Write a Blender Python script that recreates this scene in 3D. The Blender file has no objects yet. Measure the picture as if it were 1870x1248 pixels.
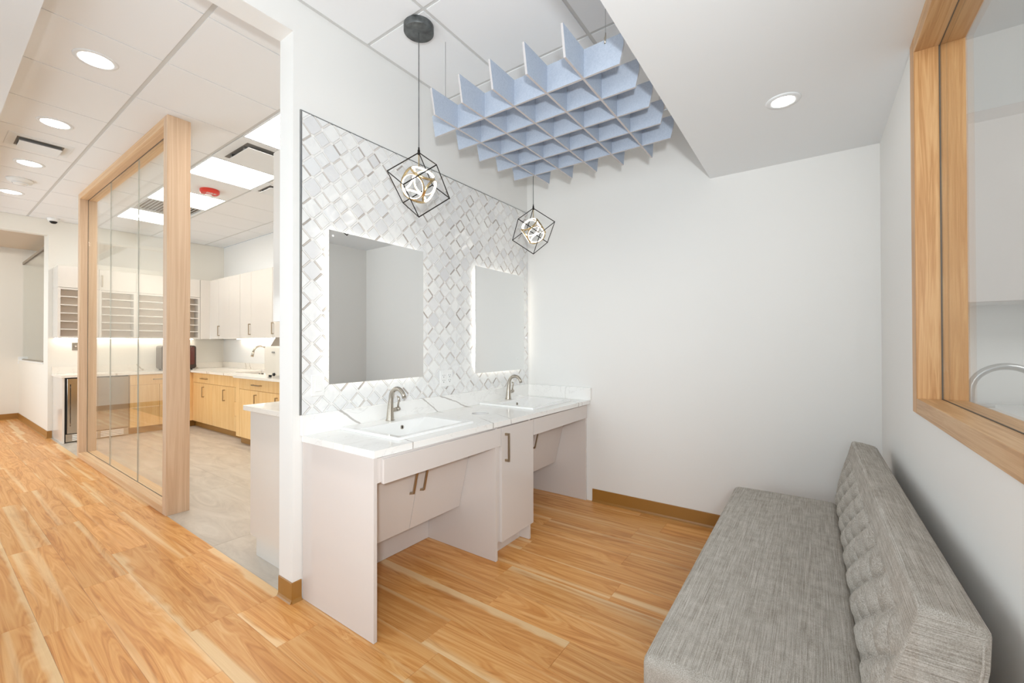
import bpy, bmesh, math, random
from mathutils import Vector, Matrix
random.seed(7)
sc = bpy.context.scene
COL = sc.collection
PI = math.pi

# ------------------------------------------------------------------ camera
cam = bpy.data.cameras.new('camera'); cam_o = bpy.data.objects.new('camera', cam); COL.objects.link(cam_o)
cam.sensor_fit = 'HORIZONTAL'; cam.sensor_width = 36.0
cam.lens = 775.491 / 1870 * 36.0
cam.clip_start = 0.05
R0 = Vector((0.81636846, 0.57752801, -0.0019862)); R1 = Vector((-0.0058318, 0.00480454, -0.99997145)); R2 = Vector((-0.57750198, 0.81635673, 0.00729031))
m = Matrix.Identity(4)
for i in range(3):
    m[i][0] = R0[i]; m[i][1] = -R1[i]; m[i][2] = -R2[i]
m[0][3], m[1][3], m[2][3] = 0, 0, 1.24
cam_o.matrix_world = m
sc.camera = cam_o

# ------------------------------------------------------------------ light and exposure
sc.view_settings.view_transform = 'Standard'; sc.view_settings.look = 'None'
sc.view_settings.gamma = 1.0; sc.view_settings.use_curve_mapping = False
sc.view_settings.exposure = 0.40
sc.cycles.use_denoising = True
sc.cycles.max_bounces = 14; sc.cycles.diffuse_bounces = 6; sc.cycles.glossy_bounces = 6
sc.cycles.transmission_bounces = 12; sc.cycles.transparent_max_bounces = 24
sc.cycles.sample_clamp_indirect = 6.0
w = bpy.data.worlds.new('world'); sc.world = w; w.use_nodes = True
bg = w.node_tree.nodes['Background']
bg.inputs[0].default_value = (0.86, 0.94, 1.0, 1); bg.inputs[1].default_value = 0.37

def area(name, loc, target, size, power, color=(1, 1, 1), sy=None, shape=None):
    l = bpy.data.lights.new(name, 'AREA'); l.energy = power; l.color = color
    l.shape = shape or ('RECTANGLE' if sy else 'SQUARE'); l.size = size
    if sy: l.size_y = sy
    o = bpy.data.objects.new(name, l); COL.objects.link(o); o.location = loc
    o.rotation_euler = (Vector(target) - Vector(loc)).to_track_quat('-Z', 'Y').to_euler()
    return o
def spot(name, loc, target, power, angle, color=(1, 1, 1), radius=0.05, blend=1.0):
    l = bpy.data.lights.new(name, 'SPOT'); l.energy = power; l.color = color; l.spot_size = math.radians(angle); l.spot_blend = blend; l.shadow_soft_size = radius
    o = bpy.data.objects.new(name, l); COL.objects.link(o); o.location = loc
    o.rotation_euler = (Vector(target) - Vector(loc)).to_track_quat('-Z', 'Y').to_euler()
    return o
spot('strobe_light', (0.25, -0.29, 1.42), (-2.0, 1.75, 2.2), 112, 116, (0.92, 0.97, 1.0), 0.06, 0.8)
area('fill_behind_camera', (-0.9, -1.9, 1.2), (-1.0, 1.6, 2.4), 2.4, 2, (0.86, 0.95, 1.0), 1.8)  # added fill behind the camera, tilted up to lift the nook ceiling
area('opening_fill', (-1.9, -1.2, 1.4), (0.3, 0.4, 1.8), 1.0, 18, (0.88, 0.955, 1.0), 1.4)  # unseen source added to brighten the right wall and soffit
area('right_side_fill', (0.27, -0.85, 1.55), (-2.0, 0.9, 2.5), 1.2, 22, (0.88, 0.955, 1.0), 1.2)  # soft fill added beside the right wall to brighten the mosaic wall
area('corridor_fill', (-6.6, -1.9, 1.3), (-6.0, 1.2, 2.2), 4.0, 66, (0.86, 0.95, 1.0), 1.8)  # large added fill that lifts the corridor and its ceiling
spot('far_room_fill', (-9.7, -1.2, 2.7), (-10.6, 0.6, 0.6), 130, 150, (1.0, 0.95, 0.87), 0.12, 0.8)  # no fitting here; added to brighten the room past the far opening
area('side_room_fill', (1.9, 1.2, 2.75), (1.7, 2.4, 0.6), 1.2, 30, (0.97, 0.985, 1.0))  # added overhead fill so the room behind the oak window is bright

# ------------------------------------------------------------------ helpers
def lin(c):
    c = c / 255.0
    return c / 12.92 if c <= 0.04045 else ((c + 0.055) / 1.055) ** 2.4
def S(r, g, b): return (lin(r), lin(g), lin(b), 1.0)

WL = {}          # world location of every object made here
def _name_ob(name, data, parent, loc):
    o = bpy.data.objects.new(name, data); COL.objects.link(o)
    p = WL[parent.name] if parent else Vector((0, 0, 0))
    o.parent = parent; o.location = Vector(loc) - p
    WL[o.name] = Vector(loc)
    return o
def tag(o, label=None, cat=None, group=None, kind=None):
    if label: o['label'] = label
    if cat: o['category'] = cat
    if group: o['group'] = group
    if kind: o['kind'] = kind
    return o
def thing(name, loc, label, cat, group=None):
    return tag(_name_ob(name, None, None, loc), label, cat, group)
def obj(name, bm, mat, parent=None, smooth=False, loc=None):
    bmesh.ops.recalc_face_normals(bm, faces=bm.faces)
    if loc is None:
        xs = [v.co for v in bm.verts]
        lo = [min(v[i] for v in xs) for i in range(3)]; hi = [max(v[i] for v in xs) for i in range(3)]
        loc = Vector(((lo[0] + hi[0]) / 2, (lo[1] + hi[1]) / 2, lo[2]))
    else: loc = Vector(loc)
    bmesh.ops.translate(bm, verts=bm.verts, vec=-loc)
    me = bpy.data.meshes.new(name); bm.to_mesh(me); bm.free()
    for mm in (mat if isinstance(mat, (list, tuple)) else [mat]): me.materials.append(mm)
    if smooth: me.shade_smooth() if hasattr(me, 'shade_smooth') else None
    return _name_ob(name, me, parent, loc)
def dup(o, loc, parent=None, rot=None):
    c = o.copy(); COL.objects.link(c)
    p = WL[parent.name] if parent else Vector((0, 0, 0))
    c.parent = parent; c.location = Vector(loc) - p
    if rot: c.rotation_euler = rot
    WL[c.name] = Vector(loc); return c
def dup_tree(root, loc, label=None, rz=0.0):
    r = root.copy(); COL.objects.link(r); r.location = loc; r.rotation_euler = (0, 0, rz); WL[r.name] = Vector(loc)
    if label: r['label'] = label
    for ch in list(root.children):
        c = ch.copy(); COL.objects.link(c); c.parent = r
        for g in list(ch.children):
            d = g.copy(); COL.objects.link(d); d.parent = c
    return r
def B(*boxes, bev=0.0, seg=1):
    bm = bmesh.new()
    for b in boxes: addbox(bm, *b)
    if bev:
        bmesh.ops.bevel(bm, geom=bm.edges[:], offset=bev, segments=seg, affect='EDGES', profile=0.5)
    return bm
def addbox(bm, x0, x1, y0, y1, z0, z1):
    vs = [bm.verts.new(p) for p in ((x0, y0, z0), (x1, y0, z0), (x1, y1, z0), (x0, y1, z0), (x0, y0, z1), (x1, y0, z1), (x1, y1, z1), (x0, y1, z1))]
    for f in ((0, 3, 2, 1), (4, 5, 6, 7), (0, 1, 5, 4), (1, 2, 6, 5), (2, 3, 7, 6), (3, 0, 4, 7)):
        bm.faces.new([vs[i] for i in f])
    return vs
def addprism(bm, pts, fn0, fn1):
    """polygon pts (2D) swept between two mappings to 3D"""
    a = [bm.verts.new(fn0(*p)) for p in pts]; b = [bm.verts.new(fn1(*p)) for p in pts]
    n = len(pts)
    bm.faces.new(a); bm.faces.new(b[::-1])
    for i in range(n): bm.faces.new([a[i], b[i], b[(i + 1) % n], a[(i + 1) % n]])
def addtube(bm, path, rad, n=12, caps=True, sx=1.0):
    path = [Vector(p) for p in path]
    rad = rad if isinstance(rad, (list, tuple)) else [rad] * len(path)
    rings = []; up = None
    for i, p in enumerate(path):
        t = (path[min(i + 1, len(path) - 1)] - path[max(i - 1, 0)]).normalized()
        if up is None:
            up = Vector((0, 0, 1)) if abs(t.z) < 0.9 else Vector((0, 1, 0))
        s = t.cross(up).normalized(); up = s.cross(t).normalized()
        rings.append([bm.verts.new(p + (s * math.cos(2 * PI * k / n) * sx + up * math.sin(2 * PI * k / n)) * rad[i]) for k in range(n)])
    for a, b in zip(rings, rings[1:]):
        for k in range(n): bm.faces.new([a[k], a[(k + 1) % n], b[(k + 1) % n], b[k]])
    if caps: bm.faces.new(rings[0][::-1]); bm.faces.new(rings[-1])
def tube(path, rad, n=12, sx=1.0):
    bm = bmesh.new(); addtube(bm, path, rad, n, True, sx); return bm
def addlathe(bm, prof, c, n=32, axis=None):
    """prof: [(r, h)], revolve about axis through c"""
    ax = Vector(axis or (0, 0, 1)).normalized()
    u = ax.orthogonal().normalized(); v = ax.cross(u); c = Vector(c); rings = []
    for r, h in prof:
        if r < 1e-6: rings.append([bm.verts.new(c + ax * h)])
        else: rings.append([bm.verts.new(c + ax * h + (u * math.cos(2 * PI * k / n) + v * math.sin(2 * PI * k / n)) * r) for k in range(n)])
    for a, b in zip(rings, rings[1:]):
        for k in range(n):
            k2 = (k + 1) % n
            if len(a) == 1 and len(b) == 1: continue
            if len(a) == 1: bm.faces.new([a[0], b[k], b[k2]])
            elif len(b) == 1: bm.faces.new([a[k], b[0], a[k2]])
            else: bm.faces.new([a[k], b[k], b[k2], a[k2]])
    return rings
def lathe(prof, c, n=32, axis=None):
    bm = bmesh.new(); addlathe(bm, prof, c, n, axis); return bm
def plate(outer, holes, z0, z1):
    bm = bmesh.new(); edges = []
    for loop in [outer] + holes:
        vs = [bm.verts.new((p[0], p[1], z1)) for p in loop]
        edges += [bm.edges.new((vs[i], vs[(i + 1) % len(vs)])) for i in range(len(vs))]
    bmesh.ops.triangle_fill(bm, use_beauty=True, edges=edges, normal=(0, 0, 1))
    r = bmesh.ops.extrude_face_region(bm, geom=bm.faces[:])
    bmesh.ops.translate(bm, verts=[g for g in r['geom'] if isinstance(g, bmesh.types.BMVert)], vec=(0, 0, z0 - z1))
    return bm
def rect(x0, x1, y0, y1): return [(x0, y0), (x1, y0), (x1, y1), (x0, y1)]
def circ(x, y, r, n=40): return [(x + r * math.cos(2 * PI * k / n), y + r * math.sin(2 * PI * k / n)) for k in range(n)]
def rrect(x0, x1, y0, y1, r, n=6):
    out = []
    for cx, cy, a in ((x1 - r, y1 - r, 0), (x0 + r, y1 - r, PI / 2), (x0 + r, y0 + r, PI), (x1 - r, y0 + r, 1.5 * PI)):
        for k in range(n + 1):
            t = a + PI / 2 * k / n; out.append((cx + r * math.cos(t), cy + r * math.sin(t)))
    return out

# ------------------------------------------------------------------ materials
def mat(name, color=(0.8, 0.8, 0.8, 1), rough=0.5, metal=0.0, spec=0.5, coat=0.0, emit=None, estr=0.0, trans=0.0):
    mt = bpy.data.materials.new(name); mt.use_nodes = True
    p = mt.node_tree.nodes['Principled BSDF']
    p.inputs['Base Color'].default_value = color; p.inputs['Roughness'].default_value = rough
    p.inputs['Metallic'].default_value = metal; p.inputs['Specular IOR Level'].default_value = spec
    p.inputs['Coat Weight'].default_value = coat; p.inputs['Coat Roughness'].default_value = 0.03
    if trans: p.inputs['Transmission Weight'].default_value = trans
    if emit: p.inputs['Emission Color'].default_value = emit; p.inputs['Emission Strength'].default_value = estr
    return mt
class NT:
    def __init__(s, mt): s.t = mt.node_tree; s.p = s.t.nodes['Principled BSDF']
    def n(s, typ, **kw):
        nd = s.t.nodes.new(typ)
        for k, v in kw.items():
            if k.startswith('i_'):
                key = k[2:]; nd.inputs[int(key) if key.isdigit() else key].default_value = v
            else: setattr(nd, k, v)
        return nd
    def l(s, a, ao, b, bi): s.t.links.new(a.outputs[ao], b.inputs[bi])
    def math(s, op, a, b=None, c=None, clamp=False):
        nd = s.t.nodes.new('ShaderNodeMath'); nd.operation = op; nd.use_clamp = clamp
        for i, x in enumerate((a, b, c)):
            if x is None: continue
            if isinstance(x, (int, float)): nd.inputs[i].default_value = x
            else: s.t.links.new(x, nd.inputs[i])
        return nd.outputs[0]
    def ramp(s, fac, stops):
        nd = s.t.nodes.new('ShaderNodeValToRGB'); e = nd.color_ramp.elements
        while len(e) < len(stops): e.new(0.5)
        for el, (p, c) in zip(e, stops): el.position = p; el.color = c
        s.t.links.new(fac, nd.inputs[0]); return nd.outputs[0]
    def mix(s, fac, a, b, blend='MIX'):
        nd = s.t.nodes.new('ShaderNodeMix'); nd.data_type = 'RGBA'; nd.blend_type = blend
        for i, x in ((0, fac), (6, a), (7, b)):
            if isinstance(x, (int, float)): nd.inputs[i].default_value = x
            elif isinstance(x, tuple): nd.inputs[i].default_value = x
            else: s.t.links.new(x, nd.inputs[i])
        return nd.outputs[2]
    def coords(s, scale, world=False, rnd=40.0):
        mp = s.n('ShaderNodeMapping'); mp.inputs['Scale'].default_value = scale
        if world:
            g = s.n('ShaderNodeNewGeometry'); s.l(g, 'Position', mp, 0)
        else:
            tc = s.n('ShaderNodeTexCoord'); oi = s.n('ShaderNodeObjectInfo')
            ad = s.n('ShaderNodeVectorMath', operation='ADD'); s.l(tc, 'Object', ad, 0)
            ml = s.n('ShaderNodeVectorMath', operation='SCALE'); s.t.links.new(oi.outputs['Random'], ml.inputs['Scale']); ml.inputs[0].default_value = (rnd, rnd * 0.7, rnd * 0.37)
            s.l(ml, 0, ad, 1); s.l(ad, 0, mp, 0)
        return mp.outputs[0]
    def noise(s, vec, scale, detail=3.0, rough=0.5, dist=0.0):
        nd = s.n('ShaderNodeTexNoise'); nd.inputs['Scale'].default_value = scale; nd.inputs['Detail'].default_value = detail
        nd.inputs['Roughness'].default_value = rough; nd.inputs['Distortion'].default_value = dist
        s.t.links.new(vec, nd.inputs['Vector']); return nd.outputs['Fac']
    def bump(s, h, strength=0.2, dist=0.002):
        nd = s.n('ShaderNodeBump'); nd.inputs['Strength'].default_value = strength; nd.inputs['Distance'].default_value = dist
        s.t.links.new(h, nd.inputs['Height']); s.t.links.new(nd.outputs[0], s.p.inputs['Normal'])
    def col(s, sock): s.t.links.new(sock, s.p.inputs['Base Color'])
    def rand(s): return s.n('ShaderNodeObjectInfo').outputs['Random']

def paint(name, c, rough=0.6):
    mt = mat(name, c, rough, spec=0.3); k = NT(mt)
    v = k.coords((1, 1, 1), world=True); h = k.noise(v, 260.0, 2.0); k.bump(h, 0.05, 0.001); return mt
def wood(name, stops, stretch=(1, 1, 12), scale=3.0, rough=0.5, ring=0.35, bump=0.05):
    mt = mat(name, (0.5, 0.3, 0.15, 1), rough); k = NT(mt)
    v = k.coords(stretch)
    n1 = k.noise(v, scale, 4.0, 0.55, 0.6); n2 = k.noise(v, scale * 7, 3.0, 0.6)
    wv = k.math('PINGPONG', k.math('MULTIPLY', n1, 9.0), 1.0)
    f = k.math('ADD', k.math('MULTIPLY', wv, ring), k.math('ADD', k.math('MULTIPLY', n2, 0.3), k.math('MULTIPLY', n1, 0.7 - ring)))
    c = k.ramp(f, stops)
    r = k.rand(); sh = k.math('MULTIPLY_ADD', r, 0.16, 0.92)
    cc = k.n('ShaderNodeHueSaturation'); k.t.links.new(c, cc.inputs['Color']); k.t.links.new(sh, cc.inputs['Value'])
    k.col(cc.outputs[0]); k.bump(n2, bump, 0.001); return mt

M = {}
M['wall'] = paint('wall_paint', S(232, 231, 228))
M['wall_warm'] = paint('wall_paint_warm', S(233, 229, 220))
M['ceil'] = paint('ceiling_paint', S(231, 234, 236))
M['tile_c'] = mat('ceiling_tile', S(236, 237, 238), 0.8, spec=0.2)
k = NT(M['tile_c']); k.bump(k.noise(k.coords((1, 1, 1), True), 320.0, 2.0), 0.12, 0.001)
M['tee'] = mat('ceiling_tee_metal', S(205, 205, 203), 0.5)
M['gloss'] = mat('white_gloss_laminate', S(214, 206, 201), 0.1, spec=0.5)
M['gloss_k'] = mat('white_gloss_lacquer_kitchen', S(219, 213, 205), 0.12, spec=0.5)
M['gap'] = mat('cabinet_inside', S(206, 204, 202), 0.7)
M['cubby'] = mat('cubby_interior', S(236, 220, 203), 0.7)
M['chrome'] = mat('brushed_nickel', S(188, 180, 168), 0.27, 1.0)
M['handle'] = mat('handle_nickel', S(176, 160, 138), 0.3, 1.0)
M['steel'] = mat('stainless_steel', S(190, 182, 172), 0.14, 1.0)
M['trim'] = mat('edge_trim_metal', S(165, 166, 166), 0.3, 1.0)
M['black'] = mat('black_metal', S(38, 32, 28), 0.4, 0.6)
M['canopy'] = mat('gunmetal', S(98, 100, 100), 0.45, 0.7)
k = NT(M['canopy']); k.col(k.ramp(k.noise(k.coords((1, 1, 1)), 30.0, 4.0), [(0.3, S(86, 88, 88)), (0.7, S(118, 122, 122))]))
M['gold'] = mat('ring_gold', S(222, 196, 150), 0.25, 1.0)
M['dark'] = mat('black_plastic', S(14, 13, 13), 0.4)
M['throat'] = mat('vent_throat', S(128, 124, 119), 0.6)
M['gasket'] = mat('glass_gasket', S(92, 84, 74), 0.5)
M['ceramic'] = mat('white_ceramic', S(238, 238, 236), 0.06, spec=0.6)
M['plastic'] = mat('white_plastic', S(236, 236, 234), 0.3)
M['slot'] = mat('outlet_slot', S(90, 88, 86), 0.5)
M['mirror'] = mat('mirror_silver', (0.86, 0.865, 0.86, 1), 0.0, 1.0)
M['led'] = mat('led_diffuser', (1, 1, 1, 1), 0.5, emit=(1.0, 0.965, 0.9, 1), estr=9.5)
M['down'] = mat('downlight_lens', (1, 1, 1, 1), 0.5, emit=(1.0, 0.96, 0.9, 1), estr=14.0)
M['ring'] = mat('ring_light', (1, 1, 1, 1), 0.5, emit=(1.0, 0.94, 0.84, 1), estr=4.0)
M['glow'] = mat('mirror_backlight', (1, 1, 1, 1), 0.5, emit=(1.0, 0.94, 0.85, 1), estr=3.6)
M['under'] = mat('undercabinet_strip', (1, 1, 1, 1), 0.5, emit=(1.0, 0.93, 0.82, 1), estr=26.0)
M['base'] = mat('rubber_base', S(158, 112, 50), 0.35)
M['red'] = mat('alarm_red', S(214, 62, 48), 0.35)
M['amber'] = mat('amber_cover', S(86, 26, 8), 0.12, coat=0.6)
M['amber_case'] = mat('dark_case', S(52, 34, 22), 0.3)
M['appliance'] = mat('appliance_white', S(226, 220, 208), 0.35)
M['grey'] = mat('grey_plastic', S(140, 128, 114), 0.5)
M['grout'] = mat('tile_grout', S(234, 232, 229), 0.8)
M['subfloor'] = mat('subfloor', S(120, 84, 48), 0.9)
M['grey_tube'] = mat('grey_faucet', S(186, 186, 184), 0.3, 0.7)
M['far_tile'] = mat('far_ceiling_tile', S(232, 216, 196), 0.8)

# felt
M['felt'] = mat('blue_grey_felt', S(172, 186, 208), 0.9, spec=0.1); k = NT(M['felt'])
n = k.noise(k.coords((1, 1, 1)), 140.0, 4.0, 0.7); k.col(k.ramp(n, [(0.3, S(170, 180, 196)), (0.7, S(187, 196, 209))])); k.bump(n, 0.25, 0.001)
M['felt_edge'] = mat('felt_cut_edge', S(196, 192, 192), 0.9, spec=0.1)

# fabric
def fabric(name, scale, bstr=0.35):
    mt = mat(name, S(160, 154, 145), 0.92, spec=0.15); k = NT(mt)
    v1 = k.coords(scale, rnd=0.0)
    n1 = k.noise(v1, 1.0, 3.0, 0.7)
    tc = k.coords((1, 1, 1), rnd=0.0); n2 = k.noise(tc, 420.0, 2.0, 0.7); n3 = k.noise(tc, 22.0, 4.0, 0.65)
    f = k.math('ADD', k.math('MULTIPLY', n1, 0.53), k.math('ADD', k.math('MULTIPLY', n2, 0.30), k.math('MULTIPLY', n3, 0.17)))
    k.col(k.ramp(f, [(0.38, S(138, 131, 121)), (0.5, S(175, 169, 160)), (0.62, S(208, 204, 197))]))
    k.bump(f, bstr, 0.002); return mt
M['fabric'] = fabric('grey_chenille', (640, 6, 640))
M['fabric_end'] = fabric('grey_chenille_end', (9, 640, 640))

# planks
def plank_mat():
    mt = mat('plank_hickory', S(205, 150, 92), 0.34, spec=0.4); k = NT(mt)
    v = k.coords((0.55, 6.5, 1.0), rnd=37.0)
    n1 = k.noise(v, 1.35, 2.5, 0.5, 1.0)
    rings = k.math('PINGPONG', k.math('MULTIPLY', n1, 13.0), 1.0)
    v2 = k.coords((1.6, 75.0, 1.0), rnd=37.0); fine = k.noise(v2, 2.6, 4.0, 0.65)
    v4 = k.coords((0.5, 16.0, 1.0), rnd=61.0); mid = k.noise(v4, 1.5, 3.0, 0.55)
    f = k.math('ADD', k.math('MULTIPLY', rings, 0.20), k.math('ADD', k.math('MULTIPLY', fine, 0.30), k.math('MULTIPLY', mid, 0.52)))
    lines = k.math('PINGPONG', k.math('MULTIPLY', n1, 46.0), 1.0)
    f = k.math('ADD', f, k.math('MULTIPLY', k.math('SUBTRACT', lines, 0.5), 0.13))
    heart = k.ramp(f, [(0.26, S(180, 120, 70)), (0.45, S(208, 151, 97)), (0.62, S(220, 169, 115)), (0.85, S(231, 189, 141))])
    tc = k.n('ShaderNodeTexCoord'); sp = k.n('ShaderNodeSeparateXYZ'); k.l(tc, 'Object', sp, 0)
    r = k.rand()
    side = k.math('SUBTRACT', k.math('MULTIPLY', k.math('GREATER_THAN', k.math('FRACT', k.math('MULTIPLY', r, 7.31)), 0.5), 2.0), 1.0)
    e = k.math('SUBTRACT', 0.09, k.math('MULTIPLY', sp.outputs[1], side))          # distance from one long edge
    w1 = k.noise(k.coords((1.0, 0.0, 0.0), rnd=71.0), 1.7, 3.0, 0.6)
    amt = k.math('SUBTRACT', k.math('MULTIPLY', k.math('FRACT', k.math('MULTIPLY', r, 13.7)), 0.105), 0.062)
    width = k.math('ADD', k.math('MULTIPLY', k.math('SUBTRACT', w1, 0.43), 0.15), amt)
    wob = k.math('MULTIPLY', k.math('SUBTRACT', mid, 0.5), 0.05)
    sap = k.math('MULTIPLY', k.math('ADD', k.math('SUBTRACT', width, e), wob), 48.0, clamp=True)
    v3 = k.coords((0.22, 11.0, 1.0), rnd=53.0); sapn = k.noise(v3, 1.5, 2.0, 0.45, 0.3)
    sap = k.math('MAXIMUM', sap, k.math('MULTIPLY', k.math('SUBTRACT', sapn, 0.585, clamp=True), 9.0, clamp=True))
    sapc = k.mix(fine, S(226, 192, 146), S(238, 212, 172))
    c = k.mix(k.math('MULTIPLY', sap, 0.8), heart, sapc)
    dk = k.noise(k.coords((2.2, 9.0, 1.0), rnd=29.0), 1.0, 2.0)
    knot = k.math('MULTIPLY', k.math('SUBTRACT', dk, 0.60, clamp=True), 3.2, clamp=True)
    c = k.mix(k.math('MULTIPLY', knot, 0.55), c, S(150, 92, 48))
    hs = k.n('ShaderNodeHueSaturation'); k.t.links.new(c, hs.inputs['Color'])
    k.t.links.new(k.math('MULTIPLY_ADD', r, 0.16, 0.92), hs.inputs['Value']); hs.inputs['Saturation'].default_value = 1.08
    k.col(hs.outputs[0]); k.bump(fine, 0.05, 0.001)
    k.t.links.new(k.math('MULTIPLY_ADD', fine, 0.16, 0.27), k.p.inputs['Roughness'])
    return mt
M['plank'] = plank_mat()
M['oak'] = wood('oak_light_post', [(0.2, S(196, 162, 132)), (0.5, S(210, 180, 150)), (0.8, S(222, 196, 168))], (14, 14, 0.35), 1.3, 0.5, 0.3)
M['oak_x'] = wood('oak_light_rail', [(0.2, S(204, 162, 120)), (0.5, S(218, 180, 138)), (0.8, S(228, 196, 156))], (0.35, 14, 14), 1.3, 0.5)
M['oak_w'] = wood('oak_window_upright', [(0.2, S(176, 126, 76)), (0.5, S(197, 149, 98)), (0.8, S(213, 171, 121))], (22, 22, 0.8), 1.6, 0.42, 0.35)
M['oak_wy'] = wood('oak_window_rail', [(0.2, S(182, 136, 90)), (0.5, S(202, 159, 112)), (0.8, S(218, 182, 138))], (22, 0.8, 22), 1.6, 0.42, 0.35)
M['oak_k'] = wood('oak_kitchen_veneer', [(0.2, S(222, 174, 110)), (0.5, S(233, 190, 130)), (0.8, S(240, 204, 150))], (16, 16, 0.7), 1.5, 0.4, 0.2)

# kitchen stone floor tile
M['ktile'] = mat('greige_porcelain', S(190, 172, 152), 0.32); k = NT(M['ktile'])
v = k.coords((0.8, 3.0, 1), rnd=23.0); n = k.noise(v, 2.0, 6.0, 0.65, 1.6)
k.col(k.ramp(n, [(0.3, S(178, 168, 156)), (0.5, S(196, 186, 173)), (0.7, S(210, 201, 189))]))

# quartz with veins (planes through the slab, wandering)
def quartz(name, planes, base=S(240, 239, 236), vc=S(176, 170, 164)):
    mt = mat(name, base, 0.12, spec=0.5); k = NT(mt)
    g = k.n('ShaderNodeNewGeometry'); sep = k.n('ShaderNodeSeparateXYZ'); k.l(g, 'Position', sep, 0)
    wv = k.coords((1, 1, 1), True); w1 = k.math('SUBTRACT', k.noise(wv, 7.0, 4.0, 0.6), 0.5); wth = k.noise(wv, 9.0, 2.0)
    total = None
    for (a, b, c, d, wd, amp, *lim) in planes:
        e = k.math('ADD', k.math('MULTIPLY', sep.outputs[0], a), k.math('MULTIPLY', sep.outputs[1], b))
        e = k.math('ADD', e, k.math('MULTIPLY', sep.outputs[2], c)); e = k.math('ADD', e, d)
        e = k.math('ABSOLUTE', k.math('ADD', e, k.math('MULTIPLY', w1, amp)))
        ww = k.math('MULTIPLY', k.math('ADD', wth, 0.25), wd)
        f = k.math('SUBTRACT', 1.0, k.math('DIVIDE', e, ww), clamp=True)
        f = k.math('MULTIPLY', f, 2.2, clamp=True)
        if lim: f = k.math('MULTIPLY', f, k.math('MULTIPLY_ADD', k.math('SUBTRACT', sep.outputs[0], lim[0]), lim[1], 0.1, clamp=True))
        total = f if total is None else k.math('MAXIMUM', total, f)
    fine = k.math('ABSOLUTE', k.math('SUBTRACT', k.noise(k.coords((2.2, 1.0, 2.2), True), 2.4, 5.0, 0.6, 1.2), 0.5))
    ff = k.math('SUBTRACT', 1.0, k.math('MULTIPLY', fine, 90.0), clamp=True)
    c0 = k.mix(k.math('MULTIPLY', ff, 0.22), base, vc)
    k.col(k.mix(k.math('MULTIPLY', total, 0.85), c0, vc)); return mt
M['quartz'] = quartz('quartz_calacatta', [
    (0.0, 0.60, 0.80, -1.4965, 0.0085, 0.035, -1.95, -14), (0.10, 0.58, 0.81, -1.610, 0.008, 0.03, -1.95, -14), (0.05, 0.38, 0.92, -1.503, 0.007, 0.035, -1.95, -14),
    (0.30, 0.95, 0.0, -0.800, 0.006, 0.05, -1.68, 6), (0.45, 0.89, 0.0, -1.029, 0.007, 0.05, -1.68, 6), (0.45, 0.89, 0.0, -1.182, 0.005, 0.05, -1.68, 6), (0.5, 0.86, 0.0, -1.79, 0.006, 0.05, -1.68, 6), (0.5, 0.86, 0.0, -1.84, 0.005, 0.05, -1.68, 6)])
M['quartz_k'] = quartz('quartz_kitchen', [(0.5, 0.7, 0.5, 2.3, 0.016, 0.12), (0.8, 0.4, 0.4, 4.35, 0.014, 0.1), (0.85, 0.3, 0.4, 4.9, 0.012, 0.1), (0.4, 0.85, 0.3, 0.75, 0.014, 0.1), (0.9, -0.3, 0.3, 6.35, 0.014, 0.1)], S(240, 234, 224), S(186, 172, 154))

# marble mosaic tiles
M['marble'] = mat('marble_tile', S(232, 232, 231), 0.09, spec=0.55); k = NT(M['marble'])
r = k.rand(); n = k.noise(k.coords((1, 1, 1), rnd=60.0), 14.0, 4.0, 0.6, 0.8)
tone = k.ramp(r, [(0.0, S(221, 221, 222)), (0.25, S(233, 233, 232)), (0.8, S(238, 238, 236)), (1.0, S(226, 227, 228))])
k.col(k.mix(k.math('MULTIPLY', k.math('SUBTRACT', n, 0.48, clamp=True), 2.2, clamp=True), tone, S(214, 214, 216)))
M['strip'] = mat('strip_tile', S(200, 190, 180), 0.12, spec=0.5); k = NT(M['strip'])
g = k.n('ShaderNodeNewGeometry')
k.col(k.ramp(g.outputs['Random Per Island'], [(0.0, S(172, 164, 157)), (0.10, S(196, 188, 181)), (0.24, S(217, 211, 206)), (0.45, S(231, 228, 225)), (1.0, S(237, 236, 234))]))

# glass for thin panes: clear with a mirror-like reflection that grows at grazing angles
def pane(name, tint, f0=0.025):
    mt = bpy.data.materials.new(name); mt.use_nodes = True; t = mt.node_tree; t.nodes.clear()
    o = t.nodes.new('ShaderNodeOutputMaterial'); mx = t.nodes.new('ShaderNodeMixShader')
    tr = t.nodes.new('ShaderNodeBsdfTransparent'); tr.inputs[0].default_value = tint
    gl = t.nodes.new('ShaderNodeBsdfGlossy'); gl.inputs['Roughness'].default_value = 0.0; gl.inputs[0].default_value = (1, 1, 1, 1)
    lw = t.nodes.new('ShaderNodeLayerWeight'); lw.inputs[0].default_value = 0.5
    pw = t.nodes.new('ShaderNodeMath'); pw.operation = 'POWER'; pw.inputs[1].default_value = 5.0
    ma = t.nodes.new('ShaderNodeMath'); ma.operation = 'MULTIPLY_ADD'; ma.inputs[1].default_value = 0.6; ma.inputs[2].default_value = f0
    t.links.new(lw.outputs['Facing'], pw.inputs[0]); t.links.new(pw.outputs[0], ma.inputs[0]); t.links.new(ma.outputs[0], mx.inputs[0])
    t.links.new(tr.outputs[0], mx.inputs[1]); t.links.new(gl.outputs[0], mx.inputs[2]); t.links.new(mx.outputs[0], o.inputs[0])
    return mt
M['pane'] = pane('clear_glass', (0.975, 0.985, 0.975, 1))
M['pane_w'] = pane('window_glass', (0.97, 0.975, 0.97, 1), 0.03)
M['pane_edge'] = mat('glass_joint', S(206, 206, 198), 0.2)

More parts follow.
